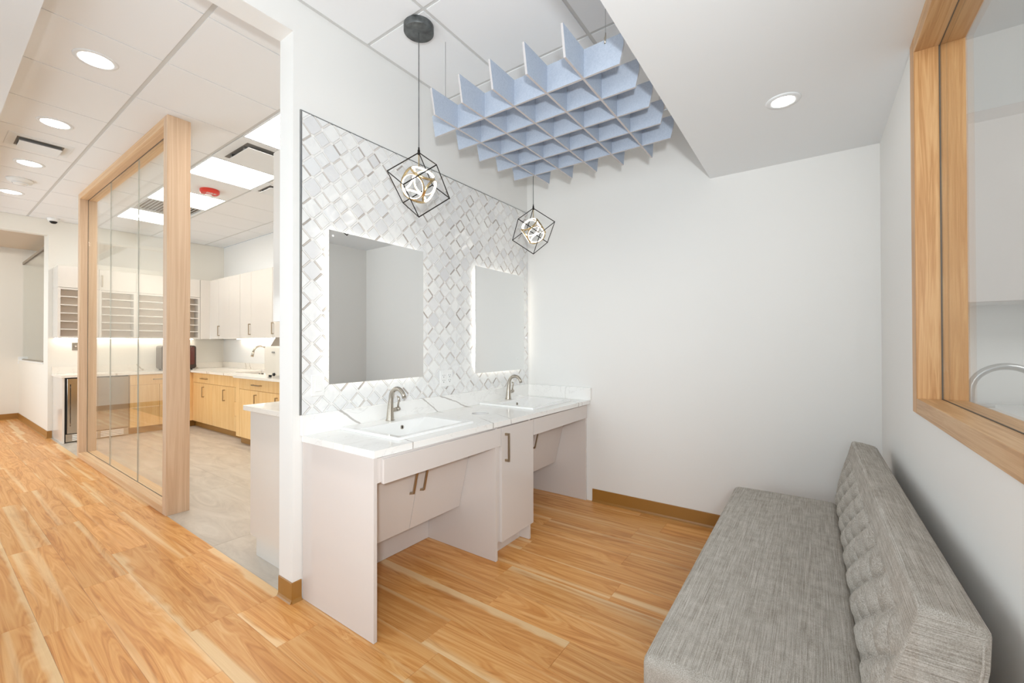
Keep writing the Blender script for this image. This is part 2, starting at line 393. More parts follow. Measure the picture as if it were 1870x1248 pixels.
# ------------------------------------------------------------------ dimensions
XL, YB, XR, ZC, ZS, ZH = -2.045, 3.123, 0.3146, 2.927, 2.364, 2.763
XW, XF, YP = -8.335, -11.0, 1.05

def struct(name, bm, mt, label=None):
    o = obj(name, bm, mt); o['kind'] = 'structure'
    if label: o['label'] = label
    return o

# ------------------------------------------------------------------ walls
wall_left = struct('wall_left', B((XL - 0.125, XL, 1.06, YB, 0, ZC), (XL - 0.125, XL, -1.6, 1.06, ZH, ZC)), M['wall'], 'white wall behind the double vanity, half covered in marble mosaic, with a header over the opening beside it')
struct('wall_back', B((XF, 3.6, YB, YB + 0.12, 0, ZC)), M['wall'], 'plain white wall at the end of the bench alcove')
wr = bmesh.new()
WY0, WY1, WZ0, WZ1 = -0.7, 2.187, 0.985, 2.366
for b in ((XR, XR + 0.123, -1.6, YB, 0, WZ0), (XR, XR + 0.123, -1.6, YB, WZ1, ZC), (XR, XR + 0.123, WY1, YB, WZ0, WZ1), (XR, XR + 0.123, -1.6, WY0, WZ0, WZ1)): addbox(wr, *b)
struct('wall_right', wr, M['wall'], 'white wall behind the upholstered bench with the oak framed window')
struct('wall_west', B((XW - 0.12, XW, YP, YB, 0, ZC), (XW - 0.12, XW, -1.6, YP, 2.72, ZC)), M['wall_warm'], 'warm white wall carrying the long row of cubby shelves and the header over the far opening')
struct('wall_corridor', B((XF, XW - 0.12, YP, YP + 0.1, 0, 0.985), (-8.66, XW - 0.12, YP, YP + 0.1, 0.985, 2.9)), M['wall_warm'], 'low wall with a ledge beyond the far opening')
struct('wall_far', B((XF - 0.1, XF, -1.6, YB, 0, 3.0)), M['wall_warm'], 'warm white wall at the far end of the corridor')
struct('trim_1', B((XF, -8.66, YP - 0.008, YP + 0.108, 0.985, 1.0)), M['plastic'], 'thin white ledge on top of the low corridor wall')
w2 = struct('window_2', B((XF, -8.66, YP + 0.035, YP + 0.065, 2.62, 2.66), (XF, -8.66, YP + 0.035, YP + 0.065, 1.0, 1.012)), M['grey'], 'glass sidelight above the low corridor wall')
obj('glass_pane', B((XF, -8.662, YP + 0.045, YP + 0.055, 1.012, 2.62)), M['pane'], w2)

# ceilings
ceiling = struct('ceiling', B((XF, XR, -1.6, YB, 2.95, 3.02)), M['tee'], 'white suspended ceiling of square tiles over corridor, kitchen and vanity')
struct('ceiling_soffit', B((-0.559, XR, -1.6, YB, ZS, 2.95)), M['ceil'], 'dropped smooth white ceiling over the grey bench')
struct('ceiling_corridor', B((XF, XL - 0.125, -1.6, 0.33, ZH, 2.95)), M['ceil'], 'dropped smooth white ceiling along the near side of the corridor')
struct('ceiling_far', B((XF, XW - 0.12, -1.6, YB, 2.885, 2.945)), M['far_tile'], 'warm tiled ceiling beyond the far opening')
struct('ceiling_side', B((XR + 0.123, 3.6, -1.6, YB, 2.80, 2.95)), M['ceil'], 'white ceiling of the side room beyond the oak window')
struct('wall_side', B((3.5, 3.6, -1.6, YB, 0, 2.8)), M['wall'], 'far white wall of the side room beyond the oak window')

TW = 0.611
def ctile(x0, x1, y0, y1):
    bm = B((x0 + 0.004, x1 - 0.004, y0 + 0.012, y1 - 0.012, ZC, 2.949))
    obj('ceiling_tile', bm, M['tile_c'], ceiling)
SKIP = {}
rowsY = [(0.262, 0.862), (0.862, 1.52), (1.52, 2.13), (2.13, 2.84), (2.84, YB)]
colsX = [-2.522 - TW * i for i in range(0, 10)]
LIT = {(2, 2): 'led', (2, 3): 'vent', (2, 4): 'led', (2, 6): 'led', (2, 7): 'grille', (2, 8): 'led'}
for ri, (y0, y1) in enumerate(rowsY):
    edges = [XL - 0.125] + colsX
    for ci in range(len(edges) - 1):
        x1, x0 = edges[ci], edges[ci + 1]
        if LIT.get((ri, ci)): continue
        ctile(max(x0, XW), x1, max(y0, 0.33), y1)
    if edges[-1] > XW + 0.02: ctile(XW, edges[-1], max(y0, 0.33), y1)
tee = bmesh.new()
for y in (0.862, 1.52, 2.13, 2.84): addbox(tee, XW, XL - 0.125, y - 0.012, y + 0.012, 2.930, 2.9495)
obj('ceiling_tee', tee, M['tee'], ceiling)
nx = [XL, -1.586, -0.983, -0.559]; ny = [-0.35, 0.26, 0.868, 1.477, 2.12, 2.73, YB]
for a, b in zip(nx, nx[1:]):
    for c, d in zip(ny, ny[1:]):
        obj('ceiling_tile', B((a + 0.010, b - 0.010, c + 0.010, d - 0.010, ZC, 2.949)), M['tile_c'], ceiling)
tee = bmesh.new()
for x in nx[1:3]: addbox(tee, x - 0.012, x + 0.012, -1.5, YB, 2.931, 2.9495)
for y in ny[1:-1]: addbox(tee, XL, -0.559, y - 0.012, y + 0.012, 2.9315, 2.9493)
addbox(tee, XL, XL + 0.018, -1.5, YB, 2.926, 2.9494)
obj('ceiling_tee', tee, M['tee'], ceiling)

# ------------------------------------------------------------------ floor
floor = struct('floor', B((XF, 3.6, -1.6, YB, -0.08, -0.009)), M['subfloor'], 'floor of hickory planks, with greige stone tiles in the kitchen')
L, W, G = 1.2, 0.18, 0.0003
off = {0.69: -2.2, 0.51: -3.04, 0.33: -2.68, 1.23: -1.335, 1.41: -0.832, 1.59: -1.269, 2.85: -0.83}
def plank(x0, x1, y0, y1):
    if x1 - x0 < 0.02 or y1 - y0 < 0.01: return
    bm = bmesh.new(); x0 += G; x1 -= G; y0 += G; y1 -= G; c = 0.0006
    a = [bm.verts.new(p) for p in ((x0, y0, -0.009), (x1, y0, -0.009), (x1, y1, -0.009), (x0, y1, -0.009), (x0, y0, -c), (x1, y0, -c), (x1, y1, -c), (x0, y1, -c), (x0 + c, y0 + c, 0), (x1 - c, y0 + c, 0), (x1 - c, y1 - c, 0), (x0 + c, y1 - c, 0))]
    for f in ((0, 1, 5, 4), (1, 2, 6, 5), (2, 3, 7, 6), (3, 0, 4, 7), (4, 5, 9, 8), (5, 6, 10, 9), (6, 7, 11, 10), (7, 4, 8, 11), (8, 9, 10, 11)): bm.faces.new([a[i] for i in f])
    obj('floor_plank', bm, M['plank'], floor)
kr = -6
y = 0.87 + W * kr
while y < YB - 0.01:
    key = round(y, 2); o0 = off.get(key, -3.0 + ((kr * 0.47) % 1.0) * L)
    y1 = min(y + W, YB)
    left = XF if y < 1.0 else XL
    last = abs(y - 0.87) < 0.01
    x = o0 - math.ceil((o0 - left) / L) * L
    while x < XR:
        xa, xb = max(x, left), min(x + L, XR)
        if last and xa < XL - 0.126 < xb: plank(xa, XL - 0.126, y, 1.0755); plank(XL - 0.126, xb, y, y1)
        elif last and xb <= XL - 0.126: plank(xa, xb, y, 1.0755)
        else: plank(xa, xb, y, y1)
        x += L
    y += W; kr += 1
gx = XL - 0.125
row = 0
yy = 1.078
while yy < YB:
    x = gx + 0.35 - (0.6 if row % 2 else 0)
    while x > XW:
        x0, x1 = max(x - 1.2, XW), min(x, gx)
        if x1 - x0 > 0.03: obj('floor_tile', B((x0 + 0.001, x1 - 0.001, yy + 0.001, min(yy + 0.6, YB) - 0.001, -0.009, 0.0)), M['ktile'], floor)
        x -= 1.2
    yy += 0.6; row += 1
obj('floor_grout', B((XW, gx, 1.076, YB, -0.0088, -0.0012)), M['ktile'], floor)
obj('floor_slab', B((XR + 0.123, 3.5, -1.6, YB, -0.0088, 0.0)), M['ktile'], floor)

# baseboards (rubber cove base with a small toe)
def baseboard(name, p0, p1, nrm, label, h=0.098):
    p0, p1, nn = Vector(p0), Vector(p1), Vector(nrm); bm = bmesh.new()
    prof = [(0, 0), (0.014, 0), (0.009, 0.006), (0.005, 0.016), (0.004, h - 0.004), (0.002, h), (0, h)]
    a = [bm.verts.new((p0.x + nn.x * d, p0.y + nn.y * d, z)) for d, z in prof]; b = [bm.verts.new((p1.x + nn.x * d, p1.y + nn.y * d, z)) for d, z in prof]
    bm.faces.new(a); bm.faces.new(b[::-1])
    for i in range(len(prof)):
        j = (i + 1) % len(prof); bm.faces.new([a[i], a[j], b[j], b[i]])
    return struct(name, bm, M['base'], label)
baseboard('baseboard_back', (-1.43, YB, 0), (XR, YB, 0), (0, -1, 0), 'brown rubber baseboard along the white wall beyond the vanity')
baseboard('baseboard_right', (XR, -1.6, 0), (XR, YB, 0), (-1, 0, 0), 'brown rubber baseboard behind the bench')
baseboard('baseboard_end', (XL - 0.125, 1.06, 0), (XL + 0.004, 1.06, 0), (0, -1, 0), 'tan rubber baseboard on the end of the vanity wall')
baseboard('baseboard_left', (XL, 1.056, 0), (XL, 1.104, 0), (1, 0, 0), 'short tan rubber baseboard beside the vanity end panel')
baseboard('baseboard_corridor', (XF, YP, 0), (XW + 0.004, YP, 0), (0, -1, 0), 'brown rubber baseboard along the low corridor wall')
baseboard('baseboard_far', (XF, -1.6, 0), (XF, YP, 0), (1, 0, 0), 'brown rubber baseboard at the far end of the corridor')
baseboard('baseboard_west', (XW, YP - 0.004, 0), (XW, 1.092, 0), (1, 0, 0), 'short brown rubber baseboard on the wall end by the fridge')

# ------------------------------------------------------------------ marble mosaic on wall_left
TY0, TY1, TZ0, TZ1 = 1.1, 3.121, 0.897, 2.39
MIR = [(1.227, 1.87, 1.039, 1.83), (2.38, 3.022, 1.03, 1.82)]
obj('tile_backing', B((XL, XL + 0.0035, TY0, TY1, TZ0, TZ1)), M['grout'], wall_left)
obj('edge_trim', B((XL, XL + 0.0095, TY0 - 0.008, TY0, TZ0, TZ1 + 0.004), (XL, XL + 0.0095, TY0, TY1, TZ1, TZ1 + 0.004)), M['trim'], wall_left)
def clip(poly, y0, y1, z0, z1):
    for ax, lim, sgn in ((0, y0, 1), (0, y1, -1), (1, z0, 1), (1, z1, -1)):
        out = []
        for i in range(len(poly)):
            a, b = poly[i], poly[(i + 1) % len(poly)]
            da, db = (a[ax] - lim) * sgn, (b[ax] - lim) * sgn
            if da >= 0: out.append(a)
            if (da >= 0) != (db >= 0):
                t = da / (da - db); out.append((a[0] + (b[0] - a[0]) * t, a[1] + (b[1] - a[1]) * t))
        poly = out
        if len(poly) < 3: return None
    A = abs(sum(poly[i][0] * poly[(i + 1) % len(poly)][1] - poly[(i + 1) % len(poly)][0] * poly[i][1] for i in range(len(poly)))) / 2
    return poly if A > 2e-5 else None
A_ = 0.0737; SQ = math.sqrt(0.5)
def unrot(p, q): return (1.155 + (p - q) * SQ, 2.29 + (p + q) * SQ)
h = A_ / 2 - 0.0008; c_ = 0.0095
big = [(h - c_, -h), (h, -h + c_), (h, h - c_), (h - c_, h), (-h + c_, h), (-h, h - c_), (-h, -h + c_), (-h + c_, -h)]
w_ = 0.0078; s_ = A_ / 2 - w_ - 0.0016
small = [(-s_, -s_), (s_, -s_), (s_, s_), (-s_, s_)]
o1, o2 = A_ / 2 - 0.0008, A_ / 2 - w_
strips = []
e_ = s_ + 0.001
for sx in (-1, 1):
    strips.append([(sx * o1, -e_), (sx * o1, e_), (sx * o2, e_), (sx * o2, -e_)]); strips.append([(-e_, sx * o1), (e_, sx * o1), (e_, sx * o2), (-e_, sx * o2)])
def tilebm(poly, x0, x1, cy, cz):
    bm = bmesh.new(); n = len(poly); cc = 0.0009
    my = sum(p[0] for p in poly) / n; mz = sum(p[1] for p in poly) / n
    a = [bm.verts.new((x0, p[0], p[1])) for p in poly]; b = [bm.verts.new((x1 - cc, p[0], p[1])) for p in poly]
    d = [bm.verts.new((x1, p[0] + (my - p[0]) * 0.04, p[1] + (mz - p[1]) * 0.04)) for p in poly]
    for r0, r1 in ((a, b), (b, d)):
        for i in range(n): bm.faces.new([r0[i], r0[(i + 1) % n], r1[(i + 1) % n], r1[i]])
    bm.faces.new(d); return bm
whole = {}
sbm = bmesh.new()
tp = []
for i in range(-40, 60):
    for j in range(-60, 40):
        cy, cz = unrot((i + 0.5) * A_, (j + 0.5) * A_)
        if not (TY0 - 0.06 < cy < TY1 + 0.06 and TZ0 - 0.06 < cz < TZ1 + 0.06): continue
        isbig = (i + j) % 2 == 0
        hid = any(y0 + 0.05 < cy - 0.06 and cy + 0.06 < y1 - 0.05 and z0 + 0.05 < cz - 0.06 and cz + 0.06 < z1 - 0.05 for y0, y1, z0, z1 in MIR)
        if hid: continue
        rot = lambda pq: (cy + (pq[0] - pq[1]) * SQ, cz + (pq[0] + pq[1]) * SQ)
        tp.append((cy, cz, isbig, [rot(p) for p in (big if isbig else small)]))
        if not isbig:
            for st in strips:
                q = clip([rot(p) for p in st], TY0, TY1, TZ0, TZ1)
                if q: addprism(sbm, q, lambda y, z: (XL + 0.003, y, z), lambda y, z: (XL + 0.0078, y, z))
for cy, cz, isbig, poly in tp:
    q = clip(poly, TY0, TY1, TZ0, TZ1)
    if not q: continue
    nm = 'marble_tile' if isbig else 'square_tile'
    full = len(q) == len(poly) and all(abs(q[i][0] - poly[i][0]) + abs(q[i][1] - poly[i][1]) < 1e-9 for i in range(len(q)))
    jx = random.uniform(-0.0004, 0.0004)
    if full and nm in whole:
        o = dup(whole[nm], (XL + 0.003 + jx, cy, cz), wall_left)
    else:
        o = obj(nm, tilebm(q, XL + 0.003, XL + 0.008, cy, cz), M['marble'], wall_left, loc=(XL + 0.003, cy, cz))
        if full: whole[nm] = o
so = obj('strip_tile', sbm, M['strip'], wall_left); so['kind'] = 'stuff'

# ------------------------------------------------------------------ window_1 in the right wall
win = tag(_name_ob('window_1', None, None, (XR, 1.0, WZ0)), 'oak framed interior window above the grey bench', None, None, 'structure')
fx0, fx1 = XR - 0.006, XR + 0.127
iy1, iz0, iz1 = 2.114, 1.041, 2.307
obj('window_jamb', B((fx0, fx1, iy1, WY1, WZ0, WZ1), bev=0.0015), M['oak_w'], win)
obj('window_sill', B((fx0, fx1, WY0, iy1, WZ0, iz0), bev=0.0015), M['oak_wy'], win)
obj('window_head', B((fx0, fx1, WY0, iy1, iz1, WZ1), bev=0.0015), M['oak_wy'], win)
obj('window_jamb', B((fx0, fx1, WY0 - 0.06, WY0, WZ0, WZ1), bev=0.0015), M['oak_w'], win)
obj('glass_pane', B((0.377, 0.385, WY0, iy1 - 0.001, iz0, iz1)), M['pane_w'], win)
obj('glass_gasket', B((0.3755, 0.3775, WY0, iy1, iz0, iz0 + 0.003), (0.3755, 0.3775, WY0, iy1, iz1 - 0.004, iz1), (0.374, 0.3775, iy1 - 0.003, iy1 - 0.0003, iz0, iz1)), M['gasket'], win)

# side room seen through it
t = thing('wall_cabinet', (1.2, 2.95, 1.43), 'pale wall cabinet on the side room wall, seen through the oak framed window', 'cabinet')
obj('body', B((0.47, 2.6, 2.84, YB - 0.022, 1.43, 2.31)), M['gloss'], t)
for i in range(4): obj('door', B((0.472 + i * 0.532, 1.0 + i * 0.532, 2.822, 2.84, 1.432, 2.308), bev=0.001), M['gloss'], t)
t = thing('counter', (1.2, 2.6, 0), 'white counter below the wall cabinet in the side room', 'counter')
obj('worktop', B((0.45, 2.6, 2.3, YB - 0.022, 0.905, 0.94)), M['ceramic'], t); obj('body', B((0.47, 2.6, 2.34, YB - 0.022, 0.0, 0.905)), M['gloss'], t)
pts = [(0.497, 2.36, 0.94), (0.497, 2.36, 0.98), (0.497, 2.36, 1.04)] + [(0.592 - 0.095 * math.cos(a), 2.36, 1.06 + 0.095 * math.sin(a)) for a in [i * PI / 14 for i in range(0, 14)]] + [(0.69, 2.36, 1.05), (0.695, 2.36, 1.02)]
t = thing('gooseneck_faucet', (0.497, 2.36, 0.94), 'grey gooseneck faucet standing just behind the oak framed window', 'faucet')
obj('spout', tube(pts, 0.0125, 14), M['grey_tube'], t, True)
obj('base_ring', lathe([(0, 0), (0.024, 0), (0.024, 0.012), (0.014, 0.02), (0, 0.02)], (0.497, 2.36, 0.94), 20), M['grey_tube'], t, True)
obj('handle', tube([(0.505, 2.36, 1.0), (0.56, 2.36, 1.004)], 0.006, 8), M['grey_tube'], t)

# ------------------------------------------------------------------ pulls
def pull_v(x, y, z0, z1, parent, nx=1.0, ny=0.0, th=0.011, proj=0.03, name='handle', mt=None):
    bm = bmesh.new()
    d = Vector((nx, ny, 0)); s = Vector((-ny, nx, 0)) * (th / 2)
    def bar(a0, a1, za, zb):
        pts = [Vector((x, y, 0)) + d * a0 - s, Vector((x, y, 0)) + d * a1 - s, Vector((x, y, 0)) + d * a1 + s, Vector((x, y, 0)) + d * a0 + s]
        addprism(bm, [(p.x, p.y) for p in pts], lambda X, Y: (X, Y, za), lambda X, Y: (X, Y, zb))
    bar(proj - 0.009, proj, z0, z1); bar(0, proj - 0.009, z0, z0 + 0.013); bar(0, proj - 0.009, z1 - 0.013, z1)
    return obj(name, bm, mt or M['handle'], parent)
def pull_h(x0, x1, y, z, parent, proj=0.03, name='handle'):   # on a face looking to -Y
    return obj(name, B((x0, x1, y - proj, y - proj + 0.009, z - 0.006, z + 0.006), (x0, x0 + 0.012, y - proj + 0.009, y, z - 0.006, z + 0.006), (x1 - 0.012, x1, y - proj + 0.009, y, z - 0.006, z + 0.006)), M['handle'], parent)
def pull_hy(y0, y1, x, z, parent, proj=0.03, name='handle'):  # on a face looking to +X
    return obj(name, B((x + proj - 0.009, x + proj, y0, y1, z - 0.006, z + 0.006), (x, x + proj - 0.009, y0, y0 + 0.012, z - 0.006, z + 0.006), (x, x + proj - 0.009, y1 - 0.012, y1, z - 0.006, z + 0.006)), M['handle'], parent)

# ------------------------------------------------------------------ vanity
XFV = -1.478           # front of the vanity panels
def ang(z): return -1.679 - (0.572 - z) * 0.242
def sink_bay(y0, y1, ys, label, ay0, ay1, left_end, hy):
    t = thing('vanity_cabinet', ((XL + XFV) / 2, (y0 + y1) / 2, 0), label, 'cabinet')
    if left_end: obj('end_panel', B((XL + 0.004, XFV - 0.010, y0, y0 + 0.018, 0.001, 0.767), bev=0.0008), M['gloss'], t)
    else: obj('end_panel', B((XL + 0.004, XFV, y1 - 0.019, y1, 0.001, 0.767), bev=0.0008), M['gloss'], t)
    ia, ib = (y0 + 0.018, y1) if left_end else (y0, y1 - 0.019)
    if left_end: obj('divider_panel', B((XL + 0.004, XFV, y1 - 0.018, y1, 0.001, 0.762), bev=0.0008), M['gloss'], t); ib = y1 - 0.018
    obj('apron', B((XFV - 0.0095, XFV + 0.008, ay0, ay1, 0.655, 0.758), bev=0.0008), M['gloss'], t)
    obj('apron_filler', B((XFV - 0.03, XFV - 0.011, ia, ib, 0.66, 0.765)), M['gloss'], t)
    obj('back_panel', B((XL + 0.004, XL + 0.022, ia + 0.001, ib - 0.001, 0.002, 0.70)), M['gloss'], t)
    zt, zb = 0.70, 0.262
    sp = ys
    for a, b in ((ia + 0.003, sp - 0.0015), (sp + 0.0015, ib - 0.003)):
        bm = bmesh.new()
        addprism(bm, [(ang(zb), zb), (ang(zb) - 0.018, zb + 0.004), (ang(zt) - 0.018, zt), (ang(zt), zt)], lambda X, Z: (X, a, Z), lambda X, Z: (X, b, Z))
        d = obj('door', bm, M['gloss'], t)
        yh = sp - 0.037 if b < sp + 0.001 else sp + 0.034
        if hy: yh = hy[0] if b < sp + 0.001 else hy[1]
        hb = bmesh.new(); z0, z1 = 0.465, 0.640
        def P(z, o): return (ang(z) + o * 0.97, z + o * 0.24)
        for (za, zc, oa, ob) in ((z0, z1, 0.021, 0.030), (z0, z0 + 0.013, 0.0, 0.021), (z1 - 0.013, z1, 0.0, 0.021)):
            q = [P(za, oa), P(za, ob), P(zc, ob), P(zc, oa)]
            addprism(hb, q, lambda X, Z: (X, yh - 0.0055, Z), lambda X, Z: (X, yh + 0.0055, Z))
        obj('handle', hb, M['handle'], d)
    obj('door_backing', B((XL + 0.03, ang(0.262) - 0.03, ia + 0.004, ib - 0.004, 0.275, 0.285)), M['gloss'], t)
    return t
sink_bay(1.108, 1.943, 1.531, 'white gloss vanity unit under the near sink, with the large end panel in full view', 1.146, 1.966, True, None)
sink_bay(2.318, 3.119, 2.66, 'white gloss vanity unit under the far sink, in the corner of the back wall', 2.325, 3.112, False, (2.60, 2.665))
t = thing('base_cabinet', (-1.76, 2.13, 0), 'narrow white gloss cabinet with one tall door between the two sinks', 'cabinet')
obj('side_panel', B((XL + 0.004, XFV, 2.273, 2.291, 0.001, 0.764), bev=0.0008), M['gloss'], t)
obj('body', B((XL + 0.004, XFV - 0.014, 1.946, 2.272, 0.095, 0.764)), M['gloss'], t)
obj('toe_kick', B((XL + 0.004, -1.548, 1.946, 2.272, 0.001, 0.094)), M['gloss'], t)
d = obj('door', B((XFV - 0.013, XFV + 0.006, 1.976, 2.317, 0.095, 0.757), bev=0.001), M['gloss'], t)
pull_v(XFV + 0.006, 2.012, 0.557, 0.722, d)

ct = thing('countertop', (-1.76, 2.1, 0.767), 'white quartz vanity countertop with grey veins, holding both sinks', 'countertop')
CX1 = -1.462
SK = [(-2.022, -1.560, 1.298, 1.835), (-2.022, -1.545, 2.43, 2.99)]
holes = [rect(a + 0.02, b - 0.02, c + 0.02, d - 0.02) for a, b, c, d in SK] + [circ(-1.752, 2.122, 0.055)]
outer = [(XL + 0.002, 1.104), (-1.488, 1.112), (-1.448, YB - 0.002), (XL + 0.002, YB - 0.002)]
bm = plate(outer, holes, 0.767, 0.797)
obj('worktop', bm, M['quartz'], ct)
obj('backsplash', B((XL + 0.002, XL + 0.022, 1.096, YB - 0.002, 0.797, 0.897), bev=0.001), M['quartz'], ct)
obj('side_splash', B((XL + 0.0225, -1.435, YB - 0.022, YB - 0.002, 0.797, 0.895), bev=0.001), M['quartz'], ct)
bm = bmesh.new(); addlathe(bm, [(0.0549, 0.0295), (0.0549, 0.0005), (0.0, 0.0005)], (-1.752, 2.122, 0.767), 40)
obj('waste_chute', bm, M['gap'], ct, True)

def sink(s, label):
    x0, x1, y0, y1 = s; z = 0.797
    t = thing('sink', ((x0 + x1) / 2, (y0 + y1) / 2, z), label, 'sink')
    bm = bmesh.new()
    bx0, bx1, by0, by1 = x0 + 0.122, x1 - 0.045, y0 + 0.04, y1 - 0.055
    loops = [(rrect(x0, x1, y0, y1, 0.006, 3), z + 0.0005), (rrect(x0 + 0.001, x1 - 0.001, y0 + 0.001, y1 - 0.001, 0.008, 3), z + 0.011), (rrect(x0 + 0.004, x1 - 0.004, y0 + 0.004, y1 - 0.004, 0.008, 3), z + 0.013),
             (rrect(bx0 - 0.005, bx1 + 0.005, by0 - 0.005, by1 + 0.005, 0.012, 3), z + 0.0115), (rrect(bx0, bx1, by0, by1, 0.014, 3), z + 0.007),
             (rrect(bx0 + 0.012, bx1 - 0.012, by0 + 0.03, by1 - 0.16, 0.018, 3), z - 0.075), (rrect(bx0 + 0.03, bx1 - 0.03, by0 + 0.05, by1 - 0.19, 0.015, 3), z - 0.086)]
    rs = []
    for pts, zz in loops: rs.append([bm.verts.new((p[0], p[1], zz)) for p in pts])
    n = len(rs[0])
    for a, b in zip(rs, rs[1:]):
        for i in range(n): bm.faces.new([a[i], a[(i + 1) % n], b[(i + 1) % n], b[i]])
    bm.faces.new(rs[-1])
    o = obj('basin', bm, M['ceramic'], t)
    yc = (y0 + y1) / 2 - 0.02
    obj('overflow_ring', lathe([(0.007, -0.002), (0.0115, -0.002), (0.0115, 0.003), (0.007, 0.004), (0.007, -0.002)], (bx0 + 0.005, yc + 0.055, z - 0.022), 20, (1, 0, 0.15)), M['chrome'], t, True)
    obj('overflow_hole', lathe([(0.0, 0.0015), (0.007, 0.0015)], (bx0 + 0.005, yc + 0.055, z - 0.022), 16, (1, 0, 0.15)), M['dark'], t)
    obj('drain', lathe([(0, 0.0), (0.02, 0.0), (0.024, 0.003), (0.012, 0.005), (0, 0.005)], ((bx0 + bx1) / 2, yc, z - 0.086), 20), M['chrome'], t, True)
    return t
sink(SK[0], 'white rectangular ceramic sink in the vanity, the one nearer the wall end and light switch')
sink(SK[1], 'white rectangular ceramic sink in the vanity, the one in the back corner')

def faucet(x, y, z, label):
    t = thing('faucet', (x, y, z), label, 'faucet')
    path = [(x, y, z), (x, y, z + 0.004), (x + 0.001, y, z + 0.05), (x + 0.004, y, z + 0.09), (x + 0.008, y, z + 0.125)]
    rad = [0.0225, 0.0222, 0.0185, 0.0155, 0.0132]
    for i in range(1, 13):
        a = PI - i * (PI * 0.86) / 12
        path.append((x + 0.064 + 0.056 * math.cos(a), y, z + 0.128 + 0.056 * math.sin(a))); rad.append(0.0132 - 0.00015 * i)
    path.append((path[-1][0] + 0.006, y, path[-1][2] - 0.017)); rad.append(0.0115)
    obj('spout', tube(path, rad, 18), M['chrome'], t, True)
    hy = y + 0.05
    obj('handle_hub', tube([(x, y + 0.008, z + 0.055), (x, y + 0.046, z + 0.058)], 0.0118, 16), M['chrome'], t, True)
    lv = obj('lever', tube([(x, y + 0.047, z + 0.0578), (x, y + 0.056, z + 0.0585), (x, y + 0.066, z + 0.059), (x, y + 0.069, z + 0.059)], [0.0122, 0.0125, 0.0115, 0.007], 16), M['chrome'], t, True)
    obj('lever_arm', tube([(x, y + 0.056, z + 0.066), (x + 0.002, y + 0.057, z + 0.09), (x + 0.005, y + 0.06, z + 0.112), (x + 0.001, y + 0.059, z + 0.126), (x - 0.006, y + 0.056, z + 0.132)], [0.0062, 0.0055, 0.0075, 0.008, 0.004], 12, 0.8), M['chrome'], t, True)
    obj('base_ring', lathe([(0, 0), (0.0255, 0), (0.0255, 0.003), (0.0225, 0.004), (0, 0.004)], (x, y, z), 28), M['chrome'], t, True)
    return t
faucet(-1.968, 1.577, 0.8095, 'brushed nickel faucet on the sink nearer the light switch')
faucet(-1.962, 2.722, 0.8095, 'brushed nickel faucet on the sink in the back corner')

# mirrors with backlights
def mirror(m_, label):
    y0, y1, z0, z1 = m_
    t = thing('mirror', (XL + 0.02, (y0 + y1) / 2, z0), label, 'mirror')
    g = obj('mirror_glass', B((-2.015, -2.010, y0, y1, z0, z1)), M['mirror'], t)
    obj('mirror_back', B((-2.017, -2.0152, y0 + 0.002, y1 - 0.002, z0 + 0.002, z1 - 0.002)), M['plastic'], t)
    i = 0.03
    for nm, b in (('light_strip', (XL + 0.013, -2.020, y0 + i, y0 + i + 0.006, z0 + i, z1 - i)), ('light_strip', (XL + 0.013, -2.020, y1 - i - 0.006, y1 - i, z0 + i, z1 - i)),
                  ('light_strip', (XL + 0.013, -2.020, y0 + i + 0.007, y1 - i - 0.007, z0 + i, z0 + i + 0.006)), ('light_strip', (XL + 0.013, -2.020, y0 + i + 0.007, y1 - i - 0.007, z1 - i - 0.006, z1 - i))):
        obj(nm, B(b), M['glow'], t)
    obj('mount_box', B((XL + 0.008, -2.0175, y0 + i + 0.01, y1 - i - 0.01, z0 + i + 0.01, z1 - i - 0.01)), M['plastic'], t)
    obj('touch_switch', lathe([(0, 0), (0.006, 0), (0.006, 0.0006), (0, 0.0006)], (-2.0100, y0 + 0.022, z1 - 0.028) if y0 < 2 else (-2.0100, y1 - 0.1, z0 + 0.09), 14, (1, 0, 0)), M['plastic'], t)
    return t
mirror(MIR[0], 'large frameless backlit mirror above the near sink')
mirror(MIR[1], 'frameless backlit mirror above the far sink, beside the back wall')

# switch and outlet on the mosaic
def plate_x(name, y0, y1, z0, z1, label, cat, x=XL + 0.008):
    t = thing(name, (x, (y0 + y1) / 2, z0), label, cat)
    obj('cover_plate', B((x, x + 0.006, y0, y1, z0, z1), bev=0.002), M['plastic'], t); return t
t = plate_x('light_switch', 1.147, 1.217, 0.983, 1.09, 'white rocker light switch on the mosaic, left of the large mirror', 'switch')
bm = bmesh.new(); addprism(bm, [(XL + 0.0135, 1.004), (XL + 0.0205, 1.008), (XL + 0.0165, 1.038), (XL + 0.0155, 1.069), (XL + 0.0135, 1.069)], lambda X, Z: (X, 1.165, Z), lambda X, Z: (X, 1.199, Z))
obj('rocker', bm, M['plastic'], t)
t = plate_x('power_outlet', 2.04, 2.16, 0.957, 1.068, 'white four-socket power outlet on the mosaic between the two mirrors', 'outlet')
for yy in (2.072, 2.128):
    obj('socket_face', B((XL + 0.0135, XL + 0.016, yy - 0.017, yy + 0.017, 0.979, 1.046), bev=0.001), M['plastic'], t)
    for zz in (0.995, 1.029):
        obj('socket_slots', B((XL + 0.0155, XL + 0.0164, yy - 0.0095, yy - 0.0070, zz, zz + 0.009), (XL + 0.0155, XL + 0.0164, yy + 0.0070, yy + 0.0095, zz + 0.001, zz + 0.008), (XL + 0.0155, XL + 0.0164, yy - 0.003, yy + 0.003, zz - 0.010, zz - 0.005)), M['slot'], t)

